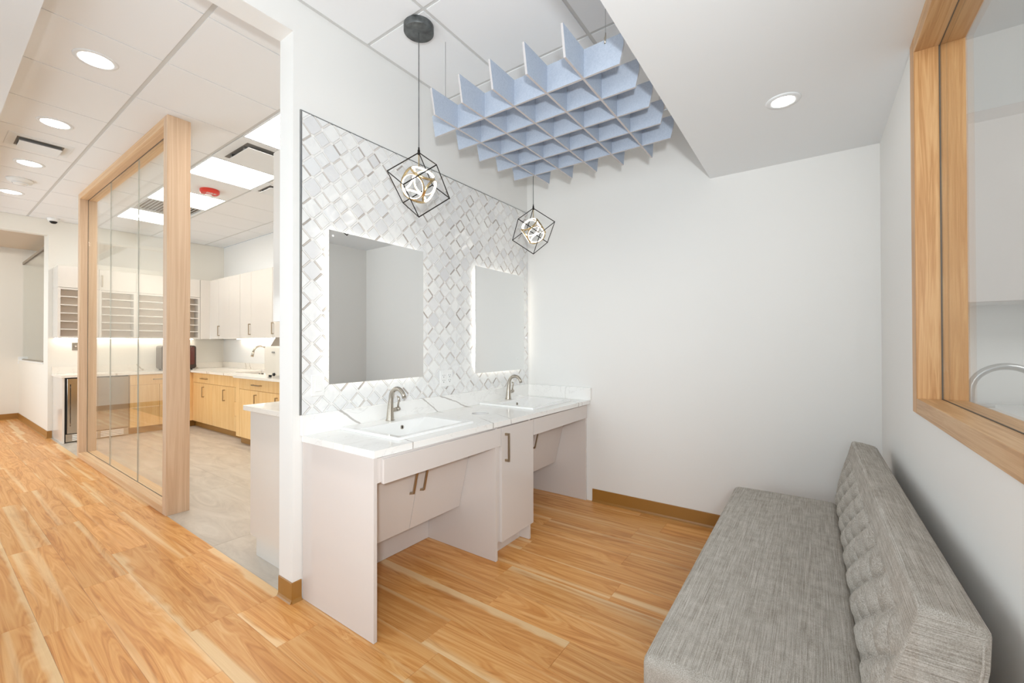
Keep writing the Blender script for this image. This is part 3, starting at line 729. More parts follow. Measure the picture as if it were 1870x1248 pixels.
# ------------------------------------------------------------------ pendants
def pendant(x, y, phase, nrm, label):
    a = 0.197; zt = 2.255; r = a * math.sqrt(2 / 3); h = a / math.sqrt(3)
    t = thing('pendant_lamp', (x, y, ZC), label, 'lamp', 'cube cage pendant lamps over the vanity')
    obj('canopy', lathe([(0, 0), (0.076, 0), (0.078, -0.003), (0.078, -0.036), (0.075, -0.039), (0, -0.039)], (x, y, ZC + 0.002), 48), M['canopy'], t, True)
    obj('cord', tube([(x, y, ZC - 0.036), (x, y, zt + 0.004)], 0.0022, 8), M['canopy'], t)
    obj('socket_cap', lathe([(0, 0.025), (0.004, 0.025), (0.0045, 0.012), (0.0065, 0.010), (0.0065, -0.014), (0, -0.014)], (x, y, zt + 0.002), 16), M['black'], t, True)
    top = Vector((x, y, zt)); bot = Vector((x, y, zt - 3 * h))
    U = [Vector((x + r * math.cos(math.radians(phase + 120 * i)), y + r * math.sin(math.radians(phase + 120 * i)), zt - h)) for i in range(3)]
    Lw = [Vector((x + r * math.cos(math.radians(phase + 60 + 120 * i)), y + r * math.sin(math.radians(phase + 60 + 120 * i)), zt - 2 * h)) for i in range(3)]
    cage = bmesh.new()
    def bar(p, q):
        dd = (q - p).normalized() * 0.001; addtube(cage, [p - dd, q + dd], 0.0030, 4)
    for i in range(3):
        bar(top, U[i]); bar(bot, Lw[i]); bar(U[i], Lw[i]); bar(U[i], Lw[(i - 1) % 3])
    obj('cube_cage', cage, M['black'], t)
    c = Vector((x, y, zt - 1.5 * h))
    obj('ring_stem', tube([(x, y, zt - 0.012), (x, y, c.z + 0.085)], 0.003, 8), M['gold'], t)
    n1 = Vector(nrm[0]).normalized(); n2 = Vector(nrm[1]); n2 = (n2 - n1 * n2.dot(n1)).normalized(); n3 = n1.cross(n2)
    vd = (c - Vector((0, 0, 1.24))).normalized(); vr = (R0 - vd * R0.dot(vd)).normalized(); vdn = vd.cross(vr)
    toworld = lambda v: (vr * v.x + vdn * v.y - vd * v.z)
    for nn in (n1, n2, n3):
        for sgn in (1, -1):
            ax = toworld(nn) * sgn; cc = c + ax * 0.066; rr = 0.064; hw = 0.0055
            o = obj('light_ring', lathe([(rr, -hw), (rr, hw), (rr - 0.003, hw + 0.0006), (rr - 0.003, -hw - 0.0006), (rr, -hw)], cc, 44, ax), M['gold'], t, True)
            obj('led_strip', lathe([(rr - 0.0032, -hw * 0.9), (rr - 0.0032, hw * 0.9), (rr - 0.0058, hw * 0.75), (rr - 0.0058, -hw * 0.75), (rr - 0.0032, -hw * 0.9)], cc, 44, ax), M['ring'], o, True)
    return t
pendant(-1.69, 1.541, 110, ((-0.47, 0.14, 0.87), (0.36, -0.86, 0.36)), 'black cube cage pendant with gold light rings, the nearer one under the visible dark canopy')
pendant(-1.69, 2.667, 20, ((0.29, 0.35, 0.89), (-0.5, -0.77, 0.4)), 'black cube cage pendant with gold light rings, hanging by the corner below the blue baffle')

# ------------------------------------------------------------------ felt baffle
bf = thing('acoustic_baffle', (-1.19, 2.1, 2.41), 'pale blue felt ceiling baffle of crossed fins hung on thin wires', 'ceiling baffle')
def fin(pts, along_x, pos, th=0.0105):
    bm = bmesh.new()
    if along_x: addprism(bm, pts, lambda a, z: (a, pos - th / 2, z), lambda a, z: (a, pos + th / 2, z))
    else: addprism(bm, pts, lambda a, z: (pos - th / 2, a, z), lambda a, z: (pos + th / 2, a, z))
    bm.faces.ensure_lookup_table(); bm.normal_update()
    for f in bm.faces:
        nn = f.normal; big_ = abs(nn.y) > 0.9 if along_x else abs(nn.x) > 0.9
        f.material_index = 0 if big_ else 1
    return obj('felt_fin', bm, [M['felt'], M['felt_edge']], bf)
for j in range(5): fin([(-1.735, 2.415), (-0.652, 2.415), (-0.634, 2.49), (-0.634, 2.541), (-1.759, 2.541)], True, 1.709 + 0.1957 * j)
for i in range(5): fin([(1.536, 2.4145), (2.686, 2.4145), (2.712, 2.5415), (1.511, 2.5415)], False, -1.568 + 0.187 * i)
for (x, y) in ((-1.659, 1.709), (-0.715, 1.709), (-1.659, 2.492), (-0.715, 2.492)):
    wv = obj('hanging_wire', tube([(x, y, 2.545), (x, y, ZC + 0.003)], 0.0011, 6), M['trim'], bf)
    obj('wire_clip', tube([(x, y - 0.007, 2.524), (x, y - 0.006, 2.548), (x, y - 0.001, 2.56), (x, y, 2.576)], [0.0045, 0.005, 0.0032, 0.0016], 8), M['chrome'], bf, True)

# ------------------------------------------------------------------ bench
bn = thing('bench', (-0.1, 1.95, 0), 'grey upholstered bench with a deep button-tufted back along the right wall', 'bench')
YN, YF = 1.125, 2.80
bm = B((-0.378, 0.105, YN, YF, 0.10, 0.412), bev=0.028, seg=5)
bmesh.ops.subdivide_edges(bm, edges=[e for e in bm.edges if e.calc_length() > 0.25], cuts=24, use_grid_fill=True)
for v in bm.verts:
    if v.co.z > 0.3:
        u = (v.co.x + 0.378) / 0.483; ww = (v.co.y - YN) / (YF - YN)
        v.co.z += 0.006 * math.sin(PI * max(0, min(1, u))) * math.sin(PI * max(0, min(1, ww))) ** 0.3
obj('seat', bm, M['fabric'], bn, True)
prof_front = []
NV, NU = 56, 480
bm = bmesh.new()
def front(v):
    # v 0 bottom .. 1 top : x, z  (leaning back, slight belly)
    z = 0.36 + v * (0.735 - 0.36)
    x = 0.098 + 0.062 * max(0, (z - 0.43) / 0.30) ** 1.25 - 0.006 * math.sin(PI * min(1, v * 1.2)) + max(0.0, 0.43 - z) * 0.1
    return x, z
BY0, BY1 = 1.108, 2.80
PU, ROWS = 0.088, (0.28, 0.44, 0.60, 0.76)
DV = 0.16
rings = []
for iu in range(NU + 1):
    yv = BY0 + (BY1 - BY0) * iu / NU; loop = []
    eu = min(yv - BY0, BY1 - yv); ends = min(1.0, eu / 0.09)
    er = 0.0; shr = 1 - 0.035 * (1 - min(1, eu / 0.012)) ** 2
    for iv in range(NV + 1):
        v = iv / NV; x, z = front(v)
        p = (yv - 1.19) / PU * 0.5 + (v - 0.28) / DV * 0.5; q = (yv - 1.19) / PU * 0.5 - (v - 0.28) / DV * 0.5
        pil = abs(math.sin(PI * p) * math.sin(PI * q)) ** 0.42
        fade = max(0.0, min(1.0, (0.86 - v) / 0.09)) * max(0.0, min(1.0, (v - 0.10) / 0.12)) * ends
        fade = fade * fade * (3 - 2 * fade)
        d = 0.027 * (1 - pil) * fade - 0.009 * fade
        loop.append((x + d + er, yv, z))
    xt = loop[-1][0] - er
    for dx, dz in ((0.004, 0.004), (0.012, 0.006), (0.04, 0.003), (0.075, -0.005), (0.092, -0.010)): loop.append((xt + dx + (er if dx < 0.01 else 0), yv, 0.735 + dz - er))
    loop.append((xt + 0.098, yv, 0.716 - er)); loop.append((xt + 0.096 - er, yv, 0.66)); loop.append((0.212 - er, yv, 0.36)); loop.append((0.205 - er, yv, 0.12)); loop.append((0.107, yv, 0.12))
    loop = [(0.158 + (c[0] - 0.158) * shr, c[1], 0.43 + (c[2] - 0.43) * shr) for c in loop]
    rings.append([bm.verts.new(c) for c in loop])
nn = len(rings[0])
for a, b in zip(rings, rings[1:]):
    for i in range(nn): bm.faces.new([a[i], a[(i + 1) % nn], b[(i + 1) % nn], b[i]])
for rg, yc_ in ((rings[0], BY0), (rings[-1], BY1)):
    cv = bm.verts.new((0.158, yc_, 0.45))
    for i in range(nn):
        f_ = bm.faces.new([rg[i], rg[(i + 1) % nn], cv]); f_.material_index = 1
o = obj('backrest', bm, [M['fabric'], M['fabric_end']], bn, True)
o.data.set_sharp_from_angle(angle=math.radians(50))
bb = None
for rI, v in enumerate(ROWS):
    x, z = front(v); jj = 0
    while True:
        yb = 1.19 + PU * (2 * jj + (rI % 2)) + 0.0; jj += 1
        if yb > BY1 - 0.06: break
        if yb < BY0 + 0.05: continue
        if bb is None: bb = obj('button', lathe([(0, 0.005), (0.006, 0.004), (0.009, 0.0), (0.009, -0.004)], (x + 0.017, yb, z), 12, (-1, 0, 0.25)), M['fabric'], bn, True, loc=(x + 0.017, yb, z))
        else: dup(bb, (x + 0.017, yb, z), bn)
# welt along the rear top and near rear edge
xt = front(1.0)[0]
obj('piping', tube([(0.200, BY0, 0.36), (xt + 0.085, BY0, 0.66), (xt + 0.086, BY0 + 0.001, 0.705), (xt + 0.096, BY0 + 0.014, 0.7175), (xt + 0.097, BY1 - 0.014, 0.7175)], 0.0024, 8), M['fabric'], bn, True)
obj('plinth', B((-0.34, 0.19, YN + 0.05, YF - 0.05, 0.03, 0.10)), M['dark'], bn)
lg = None
for x in (-0.31, 0.15):
    for y in (YN + 0.09, YF - 0.09):
        if lg is None: lg = obj('leg', lathe([(0, 0), (0.018, 0), (0.022, 0.03), (0, 0.03)], (x, y, 0), 14), M['dark'], bn)
        else: dup(lg, (x, y, 0), bn)

# ------------------------------------------------------------------ glass partition
gp = thing('glass_partition', (-5.25, 1.14, 0), 'oak framed glass partition standing between corridor and kitchen', 'partition')
PY0, PY1 = 1.068, 1.212
obj('post', B((-3.906, -3.83, PY0, PY1, 0.0, ZC), bev=0.0012), M['oak'], gp)
obj('post', B((-6.69, -6.615, PY0, PY1, 0.0, ZC), bev=0.0012), M['oak'], gp)
obj('bottom_rail', B((-6.614, -3.907, PY0, PY1, 0.0, 0.055), bev=0.0012), M['oak_x'], gp)
obj('top_rail', B((-6.614, -3.907, PY0, PY1, 2.866, ZC), bev=0.0012), M['oak_x'], gp)
xs = [-6.614, -5.702, -4.804, -3.907]
for a, b in zip(xs, xs[1:]): obj('glass_pane', B((a + 0.0016, b - 0.0016, 1.137, 1.147, 0.0555, 2.8655)), M['pane'], gp)
for x in xs[1:3]: obj('glass_joint', B((x - 0.0016, x + 0.0016, 1.1375, 1.1465, 0.0555, 2.8655)), M['pane_edge'], gp)
obj('glass_gasket', B((-6.614, -3.907, 1.1345, 1.1368, 2.8605, 2.8659), (-6.614, -3.907, 1.1345, 1.1368, 0.0551, 0.0585), (-6.6138, -6.611, 1.1345, 1.1368, 0.055, 2.866)), M['gasket'], gp)

# ------------------------------------------------------------------ ceiling fittings
def downlight(x, y, z, label, r=0.075):
    t = thing('downlight', (x, y, z), label, 'ceiling light', None)
    obj('lens', lathe([(0, -0.004), (r, -0.004), (r, 0.001)], (x, y, z), 40), M['down'], t)
    obj('bezel', lathe([(r + 0.001, -0.003), (r + 0.004, -0.006), (r + 0.022, -0.004), (r + 0.026, 0.0008), (r + 0.001, 0.0008), (r + 0.001, -0.003)], (x, y, z), 40), M['ceil'], t, True)
downlight(-0.104, 2.318, ZS, 'round recessed downlight in the smooth ceiling over the bench', 0.045)
for nm, x in (('nearest to the vanity opening', -3.444), ('just before the square air diffuser', -4.681), ('just beyond the square air diffuser', -5.903), ('farthest along the corridor, past the smoke detector', -7.162)):
    downlight(x, 0.62, ZC, 'round recessed corridor downlight, ' + nm)
def led(ci, label):
    x1 = ([XL - 0.125] + colsX)[ci]; x0 = x1 - TW
    t = thing('led_ceiling_light', ((x0 + x1) / 2, 1.825, ZC), label, 'ceiling light')
    obj('diffuser', B((x0 + 0.014, x1 - 0.014, 1.544, 2.106, ZC + 0.001, ZC + 0.006)), M['led'], t)
    obj('frame', B((x0 + 0.002, x1 - 0.002, 1.532, 1.543, ZC - 0.003, 2.949), (x0 + 0.002, x1 - 0.002, 2.107, 2.118, ZC - 0.003, 2.949), (x0 + 0.002, x0 + 0.013, 1.544, 2.106, ZC - 0.003, 2.949), (x1 - 0.013, x1 - 0.002, 1.544, 2.106, ZC - 0.003, 2.949)), M['ceil'], t)
led(2, 'square LED panel nearest the vanity wall, next to the big kitchen air diffuser'); led(4, 'square LED panel between the kitchen air diffuser and the red fire alarm')
led(6, 'square LED panel just beyond the red fire alarm'); led(8, 'square LED panel farthest into the kitchen, past the slatted grille')
def diffuser(x0, x1, y0, y1, z, label, ins=0.055, drop=0.028):
    t = thing('air_diffuser', ((x0 + x1) / 2, (y0 + y1) / 2, z), label, 'air vent')
    bm = bmesh.new(); zz = z + 0.001
    R_ = [(rect(x0, x1, y0, y1), zz), (rect(x0, x1, y0, y1), zz - 0.004), (rect(x0 + ins, x1 - ins, y0 + ins, y1 - ins), zz - 0.006)]
    rs = [[bm.verts.new((p[0], p[1], c)) for p in pp] for pp, c in R_]
    for a, b in zip(rs, rs[1:]):
        for i in range(4): bm.faces.new([a[i], a[(i + 1) % 4], b[(i + 1) % 4], b[i]])
    obj('frame', bm, M['ceil'], t)
    obj('throat', B((x0 + ins, x1 - ins, y0 + ins, y1 - ins, zz - 0.0045, zz - 0.002)), M['throat'], t)
    obj('plaque', B((x0 + ins + 0.012, x1 - ins - 0.012, y0 + ins + 0.012, y1 - ins - 0.012, z - drop - 0.004, z - drop), bev=0.0015), M['ceil'], t)
    cl = bmesh.new()
    for xx in (x0 + 0.3 * (x1 - x0), x0 + 0.7 * (x1 - x0)): addbox(cl, xx - 0.012, xx + 0.012, y0 + ins + 0.014, y1 - ins - 0.014, z - drop, zz - 0.004)
    obj('bracket', cl, M['trim'], t)
diffuser(-5.475, -5.135, 0.43, 0.795, ZC, 'square white air diffuser between the corridor downlights', 0.05, 0.03)
diffuser(-4.345, -3.75, 1.532, 2.118, ZC, 'large square white air diffuser between two kitchen LED panels', 0.07, 0.034)
diffuser(-4.98, -4.6, 2.12, 2.40, ZC, 'small white air diffuser near the kitchen back wall', 0.05, 0.02)
x1 = ([XL - 0.125] + colsX)[7]; x0 = x1 - TW
t = thing('return_grille', ((x0 + x1) / 2, 1.825, ZC), 'square white slatted return grille between the two farther LED panels', 'air vent')
obj('frame', B((x0 + 0.002, x1 - 0.002, 1.532, 1.555, ZC - 0.003, 2.949), (x0 + 0.002, x1 - 0.002, 2.095, 2.118, ZC - 0.003, 2.949), (x0 + 0.002, x0 + 0.025, 1.556, 2.094, ZC - 0.003, 2.949), (x1 - 0.025, x1 - 0.002, 1.556, 2.094, ZC - 0.003, 2.949)), M['ceil'], t)
obj('throat', B((x0 + 0.026, x1 - 0.026, 1.556, 2.094, 2.944, 2.948)), M['grey'], t)
sl = None
for i in range(15):
    yy = 1.576 + i * 0.0355
    if sl is None:
        b_ = bmesh.new(); addprism(b_, [(yy - 0.012, 2.928), (yy - 0.010, 2.926), (yy + 0.014, 2.942), (yy + 0.012, 2.944)], lambda Y, Z: (x0 + 0.026, Y, Z), lambda Y, Z: (x1 - 0.026, Y, Z))
        sl = obj('slat', b_, M['ceil'], t, loc=((x0 + x1) / 2, yy, 2.926))
    else: dup(sl, ((x0 + x1) / 2, yy, 2.926), t)

t = thing('fire_alarm', (-5.345, 1.86, ZC), 'red ceiling fire alarm strobe in the kitchen', 'fire alarm')
bm = bmesh.new(); pts = [(0.085 * math.cos(a), 0.095 * math.sin(a)) for a in [i * 2 * PI / 36 for i in range(36)]]
pts = [(p[0], max(p[1], -0.055)) for p in pts]
bm = bmesh.new(); bx, by = -5.345, 1.865
FA = Matrix.Rotation(math.radians(0), 2)
lo_ = [bm.verts.new((bx + p[1], by + p[0] * 1.05, ZC)) for p in pts]; mi_ = [bm.verts.new((bx + p[1], by + p[0] * 1.05, ZC - 0.028)) for p in pts]; to_ = [bm.verts.new((bx + p[1] * 0.86, by + p[0] * 0.9, ZC - 0.042)) for p in pts]
for a, b in ((lo_, mi_), (mi_, to_)):
    for i in range(36): bm.faces.new([a[i], a[(i + 1) % 36], b[(i + 1) % 36], b[i]])
bm.faces.new(to_); bm.faces.new(lo_[::-1])
obj('housing', bm, M['red'], t)
obj('strobe_lens', lathe([(0, -0.03), (0.018, -0.026), (0.03, -0.012), (0.033, 0.0), (0, 0.0)], (bx - 0.028, by, ZC - 0.036), 20), M['plastic'], t, True)
fc = bpy.data.curves.new('fire_text', 'FONT'); fc.body = 'FIRE'; fc.size = 0.05; fc.extrude = 0.001; fc.align_x = 'CENTER'
fo = bpy.data.objects.new('fire_text', fc); COL.objects.link(fo); bpy.context.view_layer.update()
dg = bpy.context.evaluated_depsgraph_get(); me = bpy.data.meshes.new_from_object(fo.evaluated_get(dg)); bpy.data.objects.remove(fo)
me.materials.clear(); me.materials.append(M['plastic'])
lo = _name_ob('lettering', me, t, (bx + 0.022, by, ZC - 0.0432)); lo.rotation_euler = (PI, 0, math.radians(90))

t = thing('smoke_detector', (-6.56, 0.626, ZC), 'round white smoke detector between the two farthest corridor downlights', 'smoke detector')
obj('body', lathe([(0, -0.05), (0.045, -0.048), (0.052, -0.034), (0.085, -0.03), (0.095, -0.01), (0.095, 0), (0, 0)], (-6.56, 0.626, ZC + 0.001), 36), M['plastic'], t, True)
obj('vent_ring', lathe([(0.053, -0.034), (0.06, -0.036), (0.06, -0.042), (0.053, -0.044)], (-6.56, 0.626, ZC + 0.001), 30), M['ceil'], t)
t = thing('security_camera', (-8.22, 1.08, ZC), 'small white dome security camera with a black lens under the corridor ceiling', 'security camera')
obj('housing', lathe([(0, -0.045), (0.05, -0.042), (0.06, -0.02), (0.062, 0), (0, 0)], (-8.22, 1.08, ZC + 0.001), 28), M['plastic'], t, True)
obj('lens', lathe([(0, -0.03), (0.022, -0.026), (0.036, -0.01), (0.038, 0.0), (0, 0.0)], (-8.212, 1.078, ZC - 0.042), 24), M['dark'], t, True)

# ------------------------------------------------------------------ kitchen, west run
XU = -8.0
ys = [1.092, 1.484, 1.877, 2.27, 2.664]
wh = ['its side panel showing at the wall end', 'second from the wall end', 'third from the wall end', 'right of the oak partition post']
for i in range(4):
    y0, y1 = ys[i], ys[i + 1]
    t = thing('cubby_cabinet', ((XW + XU) / 2, (y0 + y1) / 2, 1.34), 'white wall cabinet above six open cubby shelves, ' + wh[i], 'cabinet', 'cubby cabinets on the west kitchen wall')
    obj('body', B((XW + 0.003, XU - 0.018, y0 + 0.001, y1 - 0.001, 2.0, 2.285)), M['gloss_k'], t)
    d = obj('door', B((XU - 0.0175, XU, y0 + 0.0015, y1 - 0.0015, 2.004, 2.285), bev=0.001), M['gloss_k'], t)
    pull_v(XU, y0 + 0.03 if i % 2 else y1 - 0.03, 2.045, 2.205, d, 1, 0)
    obj('side_panel', B((XW + 0.003, XU, y0 + 0.001, y0 + 0.026, 1.34, 1.999)), M['gloss_k'], t)
    obj('side_panel', B((XW + 0.003, XU, y1 - 0.026, y1 - 0.001, 1.34, 1.999)), M['gloss_k'], t)
    obj('cubby_back', B((XU - 0.17, XU - 0.16, y0 + 0.0265, y1 - 0.0265, 1.34, 1.999)), M['cubby'], t)
    sh = None
    for z in (1.361, 1.461, 1.566, 1.674, 1.782, 1.891, 1.998):
        th = 0.013 if 1.4 < z < 1.95 else 0.02
        if z in (1.361, 1.998) or sh is None:
            o = obj('shelf', B((XU - 0.159, XU - 0.002, y0 + 0.0265, y1 - 0.0265, z - th, z)), M['gloss_k'], t)
            if z not in (1.361, 1.998): sh = o
        else: dup(sh, (WL[sh.name].x, WL[sh.name].y, z - th), t)
    obj('light_strip', B((XW + 0.06, XW + 0.07, y0 + 0.01, y1 - 0.01, 1.335, 1.3395)), M['under'], t)
# base run west
XB = -7.714
t = thing('cabinet_gable', ((XW + XB) / 2, 1.1, 0), 'white gloss end panel beside the stainless fridge', 'panel')
obj('panel', B((XW + 0.002, XB, 1.098, 1.118, 0.001, 0.829), bev=0.001), M['gloss_k'], t)
t = thing('undercounter_fridge', (-8.0, 1.43, 0), 'stainless undercounter fridge with a long bar handle and a louvred foot grille', 'fridge')
obj('body', B((-8.3, XB - 0.045, 1.121, 1.74, 0.01, 0.826)), M['dark'], t)
d = obj('door', B((XB - 0.044, XB, 1.142, 1.737, 0.118, 0.815), bev=0.002), M['steel'], t)
hb = B((XB + 0.028, XB + 0.04, 1.170, 1.182, 0.205, 0.742), (XB, XB + 0.028, 1.170, 1.182, 0.23, 0.244), (XB, XB + 0.028, 1.170, 1.182, 0.70, 0.714))
obj('bar_handle', hb, M['steel'], d)
g_ = obj('foot_grille', B((XB - 0.044, XB - 0.012, 1.130, 1.737, 0.012, 0.108)), M['steel'], t)
lv = None
for i in range(4):
    for (a, b) in ((1.19, 1.42), (1.455, 1.685)):
        z = 0.022 + i * 0.021
        if lv is None: lv = {}
        if a not in lv:
            b_ = bmesh.new(); addprism(b_, [(XB - 0.012, z), (XB - 0.002, z + 0.002), (XB - 0.002, z + 0.005), (XB - 0.012, z + 0.013)], lambda X, Z: (X, a, Z), lambda X, Z: (X, b, Z)); lv[a] = obj('louvre', b_, M['plastic'], g_)
        else: dup(lv[a], (WL[lv[a].name].x, WL[lv[a].name].y, z), g_)
t = thing('drawer_cabinet', (-8.0, 2.1, 0), 'oak base cabinet with one wide drawer between the fridge and the kitchen corner', 'cabinet')
obj('body', B((XW + 0.022, XB - 0.02, 1.745, 2.50, 0.095, 0.829)), M['oak_k'], t)
obj('toe_kick', B((XW + 0.022, -7.79, 1.745, 2.53, 0.001, 0.094)), M['base'], t)
d = obj('drawer', B((XB - 0.019, XB, 1.748, 2.40, 0.685, 0.825), bev=0.001), M['oak_k'], t); pull_hy(2.0, 2.17, XB, 0.755, d)
for a, b in ((1.748, 2.073), (2.076, 2.40)):
    d = obj('door', B((XB - 0.019, XB, a, b, 0.097, 0.682), bev=0.001), M['oak_k'], t)
obj('corner_filler', B((XB - 0.019, XB - 0.002, 2.403, 2.50, 0.097, 0.825)), M['oak_k'], t)
# base run north
YN1, YN2 = 2.474, 2.37
t = thing('base_cabinet', (-6.85, 2.8, 0), 'oak base cabinet with two doors and narrow drawers, in the kitchen corner', 'cabinet')
obj('body', B((XB - 0.0, -5.952, YN1 + 0.019, YB - 0.022, 0.095, 0.68), (XB, -6.70, YN1 + 0.019, YB - 0.022, 0.6805, 0.829), (-6.699, -5.952, YN1 + 0.019, 2.6, 0.6805, 0.829)), M['oak_k'], t)
obj('toe_kick', B((-7.79, -5.952, YN1 + 0.06, YB - 0.022, 0.001, 0.094)), M['base'], t)
d = obj('drawer', B((-7.69, -6.27, YN1, YN1 + 0.018, 0.682, 0.825), bev=0.001), M['oak_k'], t); pull_h(-7.35, -7.14, YN1, 0.75, d)
for a, b, hx in ((-7.69, -6.965, -7.28), (-6.962, -6.27, -6.56)):
    d = obj('door', B((a, b, YN1, YN1 + 0.018, 0.097, 0.678), bev=0.001), M['oak_k'], t); pull_v(hx, YN1, 0.478, 0.632, d, 0, -1)
for z0, z1, hz in ((0.682, 0.825, 0.752), (0.49, 0.678, 0.534), (0.30, 0.486, 0.391), (0.097, 0.296, 0.237)):
    d = obj('drawer', B((-6.267, -5.955, YN1, YN1 + 0.018, z0, z1), bev=0.001), M['oak_k'], t); pull_h(-6.135, -6.015, YN1, hz, d)
t = thing('sink_cabinet', (-5.4, 2.8, 0), 'oak base cabinet that stands forward of its neighbour, under the white sterilizer', 'cabinet')
obj('body', B((-5.95, -4.6, YN2 + 0.019, YB - 0.022, 0.095, 0.68), (-5.73, -4.6, YN2 + 0.019, YB - 0.022, 0.6805, 0.829), (-5.95, -5.731, YN2 + 0.019, 2.6, 0.6805, 0.829)), M['oak_k'], t)
obj('toe_kick', B((-5.95, -4.6, YN2 + 0.06, YB - 0.022, 0.001, 0.094)), M['base'], t)
d = obj('drawer', B((-5.85, -4.85, YN2, YN2 + 0.018, 0.695, 0.825), bev=0.001), M['oak_k'], t); pull_h(-5.48, -5.27, YN2, 0.762, d)
obj('filler', B((-5.949, -5.853, YN2, YN2 + 0.018, 0.097, 0.825)), M['oak_k'], t)
for a, b, hx in ((-5.85, -5.35, -5.405), (-5.347, -4.85, -4.9)):
    d = obj('door', B((a, b, YN2, YN2 + 0.018, 0.097, 0.691), bev=0.001), M['oak_k'], t); pull_v(hx, YN2, 0.48, 0.65, d, 0, -1)
# kitchen countertop
t = thing('kitchen_countertop', (-7.0, 2.6, 0.83), 'white veined quartz countertop running round the kitchen corner', 'countertop')
outer = [(XW + 0.001, 1.085), (XB + 0.02, 1.085), (XB + 0.02, YN1 - 0.03), (-5.965, YN1 - 0.03), (-5.965, YN2 - 0.03), (-4.6, YN2 - 0.03), (-4.6, YB - 0.001), (XW + 0.001, YB - 0.001)]
KS = (-6.65, -5.75, 2.62, 2.98)
obj('worktop', plate(outer, [rect(*KS)], 0.8305, 0.8605), M['quartz_k'], t)
obj('backsplash', B((XW + 0.001, XW + 0.02, 1.085, YB - 0.001, 0.861, 0.955), (XW + 0.0205, -4.6, YB - 0.02, YB - 0.001, 0.861, 0.955)), M['quartz_k'], t)
t = thing('kitchen_sink', (-6.2, 2.8, 0.7), 'undermount sink sunk into the kitchen countertop', 'sink')
bm = bmesh.new(); rs = [[bm.verts.new((p[0], p[1], z)) for p in rrect(KS[0] + i, KS[1] - i, KS[2] + i, KS[3] - i, 0.04, 4)] for i, z in ((-0.008, 0.8298), (0.004, 0.8298), (0.012, 0.70), (0.04, 0.685))]
for a, b in zip(rs, rs[1:]):
    for i in range(len(a)): bm.faces.new([a[i], a[(i + 1) % len(a)], b[(i + 1) % len(a)], b[i]])
bm.faces.new(rs[-1]); obj('bowl', bm, M['steel'], t)
FX = -6.57
t = thing('kitchen_faucet', (FX, 3.04, 0.861), 'nickel gooseneck faucet behind the white sterilizer on the kitchen counter', 'faucet')
pth = [(FX, 3.04, 0.861), (FX, 3.04, 0.95), (FX, 3.04, 1.08), (FX, 3.04, 1.12)] + [(FX, 2.94 + 0.1 * math.cos(a), 1.125 + 0.1 * math.sin(a)) for a in [i * PI * 0.86 / 12 for i in range(13)]]
pth.append((FX, pth[-1][1] - 0.008, pth[-1][2] - 0.02))
obj('spout', tube(pth, [0.02, 0.018, 0.0135, 0.013] + [0.0128] * 13 + [0.0128], 14), M['chrome'], t, True)
obj('spray_head', tube([pth[-1], (FX, pth[-1][1] - 0.018, pth[-1][2] - 0.075)], [0.016, 0.02], 14), M['chrome'], t, True)
obj('lever', tube([(FX + 0.018, 3.04, 0.94), (FX + 0.05, 3.03, 0.96), (FX + 0.08, 3.02, 0.99)], [0.01, 0.008, 0.006], 10), M['chrome'], t, True)
# sterilizer
t = thing('sterilizer', (-5.1, 2.62, 0.861), 'white countertop sterilizer with a dark grey sloped top, at the wall edge', 'appliance')
bm = B((-5.335, -4.93, 2.42, 2.9, 0.885, 1.225), bev=0.03, seg=4); obj('body', bm, M['appliance'], t, True)
bm = bmesh.new(); addprism(bm, [(-5.25, 1.228), (-4.95, 1.228), (-4.95, 1.33), (-5.13, 1.33)], lambda X, Z: (X, 2.46, Z), lambda X, Z: (X, 2.86, Z)); obj('top_cover', bm, M['grey'], t)
obj('control_knob', lathe([(0, 0.02), (0.017, 0.018), (0.019, 0.0), (0, 0.0)], (-5.07, 2.42, 0.90), 18, (0, -1, 0)), M['dark'], t, True)
obj('latch', B((-5.12, -5.06, 2.408, 2.42, 1.145, 1.165), bev=0.004), M['trim'], t)
ft = None
for x in (-5.28, -4.98):
    for y in (2.47, 2.85):
        if ft is None: ft = obj('foot', lathe([(0, 0), (0.016, 0), (0.018, 0.025), (0, 0.025)], (x, y, 0.861), 12), M['dark'], t)
        else: dup(ft, (x, y, 0.861), t)
# amber case
t = thing('curing_box', (-8.05, 2.37, 0.861), 'dark rounded box with a translucent amber-red front, on the kitchen corner counter', 'appliance')
bm = bmesh.new(); addprism(bm, rrect(2.16, 2.60, 0.875, 1.235, 0.035, 5), lambda Y, Z: (-8.2, Y, Z), lambda Y, Z: (-7.962, Y, Z)); obj('case', bm, M['amber_case'], t)
bm = bmesh.new(); addprism(bm, rrect(2.19, 2.575, 0.935, 1.22, 0.028, 5), lambda Y, Z: (-7.962, Y, Z), lambda Y, Z: (-7.95, Y, Z)); obj('front_cover', bm, M['amber'], t)
ft = None
for y in (2.2, 2.55):
    for x in (-8.16, -8.0):
        if ft is None: ft = obj('foot', lathe([(0, 0), (0.014, 0), (0.016, 0.016), (0, 0.016)], (x, y, 0.861), 12), M['dark'], t)
        else: dup(ft, (x, y, 0.861), t)
# keypad
t = thing('wall_socket', (XW, 1.3, 1.17), 'square stainless wall socket under the cubby shelves', 'socket')
obj('cover_plate', B((XW, XW + 0.006, 1.273, 1.347, 1.172, 1.278), bev=0.002), M['steel'], t)
obj('socket_face', lathe([(0.010, 0), (0.021, 0), (0.021, 0.006), (0.012, 0.008), (0.010, 0)], (XW + 0.006, 1.313, 1.228), 22, (1, 0, 0)), M['grey'], t, True)
obj('socket_hole', lathe([(0, 0.001), (0.010, 0.001)], (XW + 0.006, 1.313, 1.228), 18, (1, 0, 0)), M['plastic'], t)
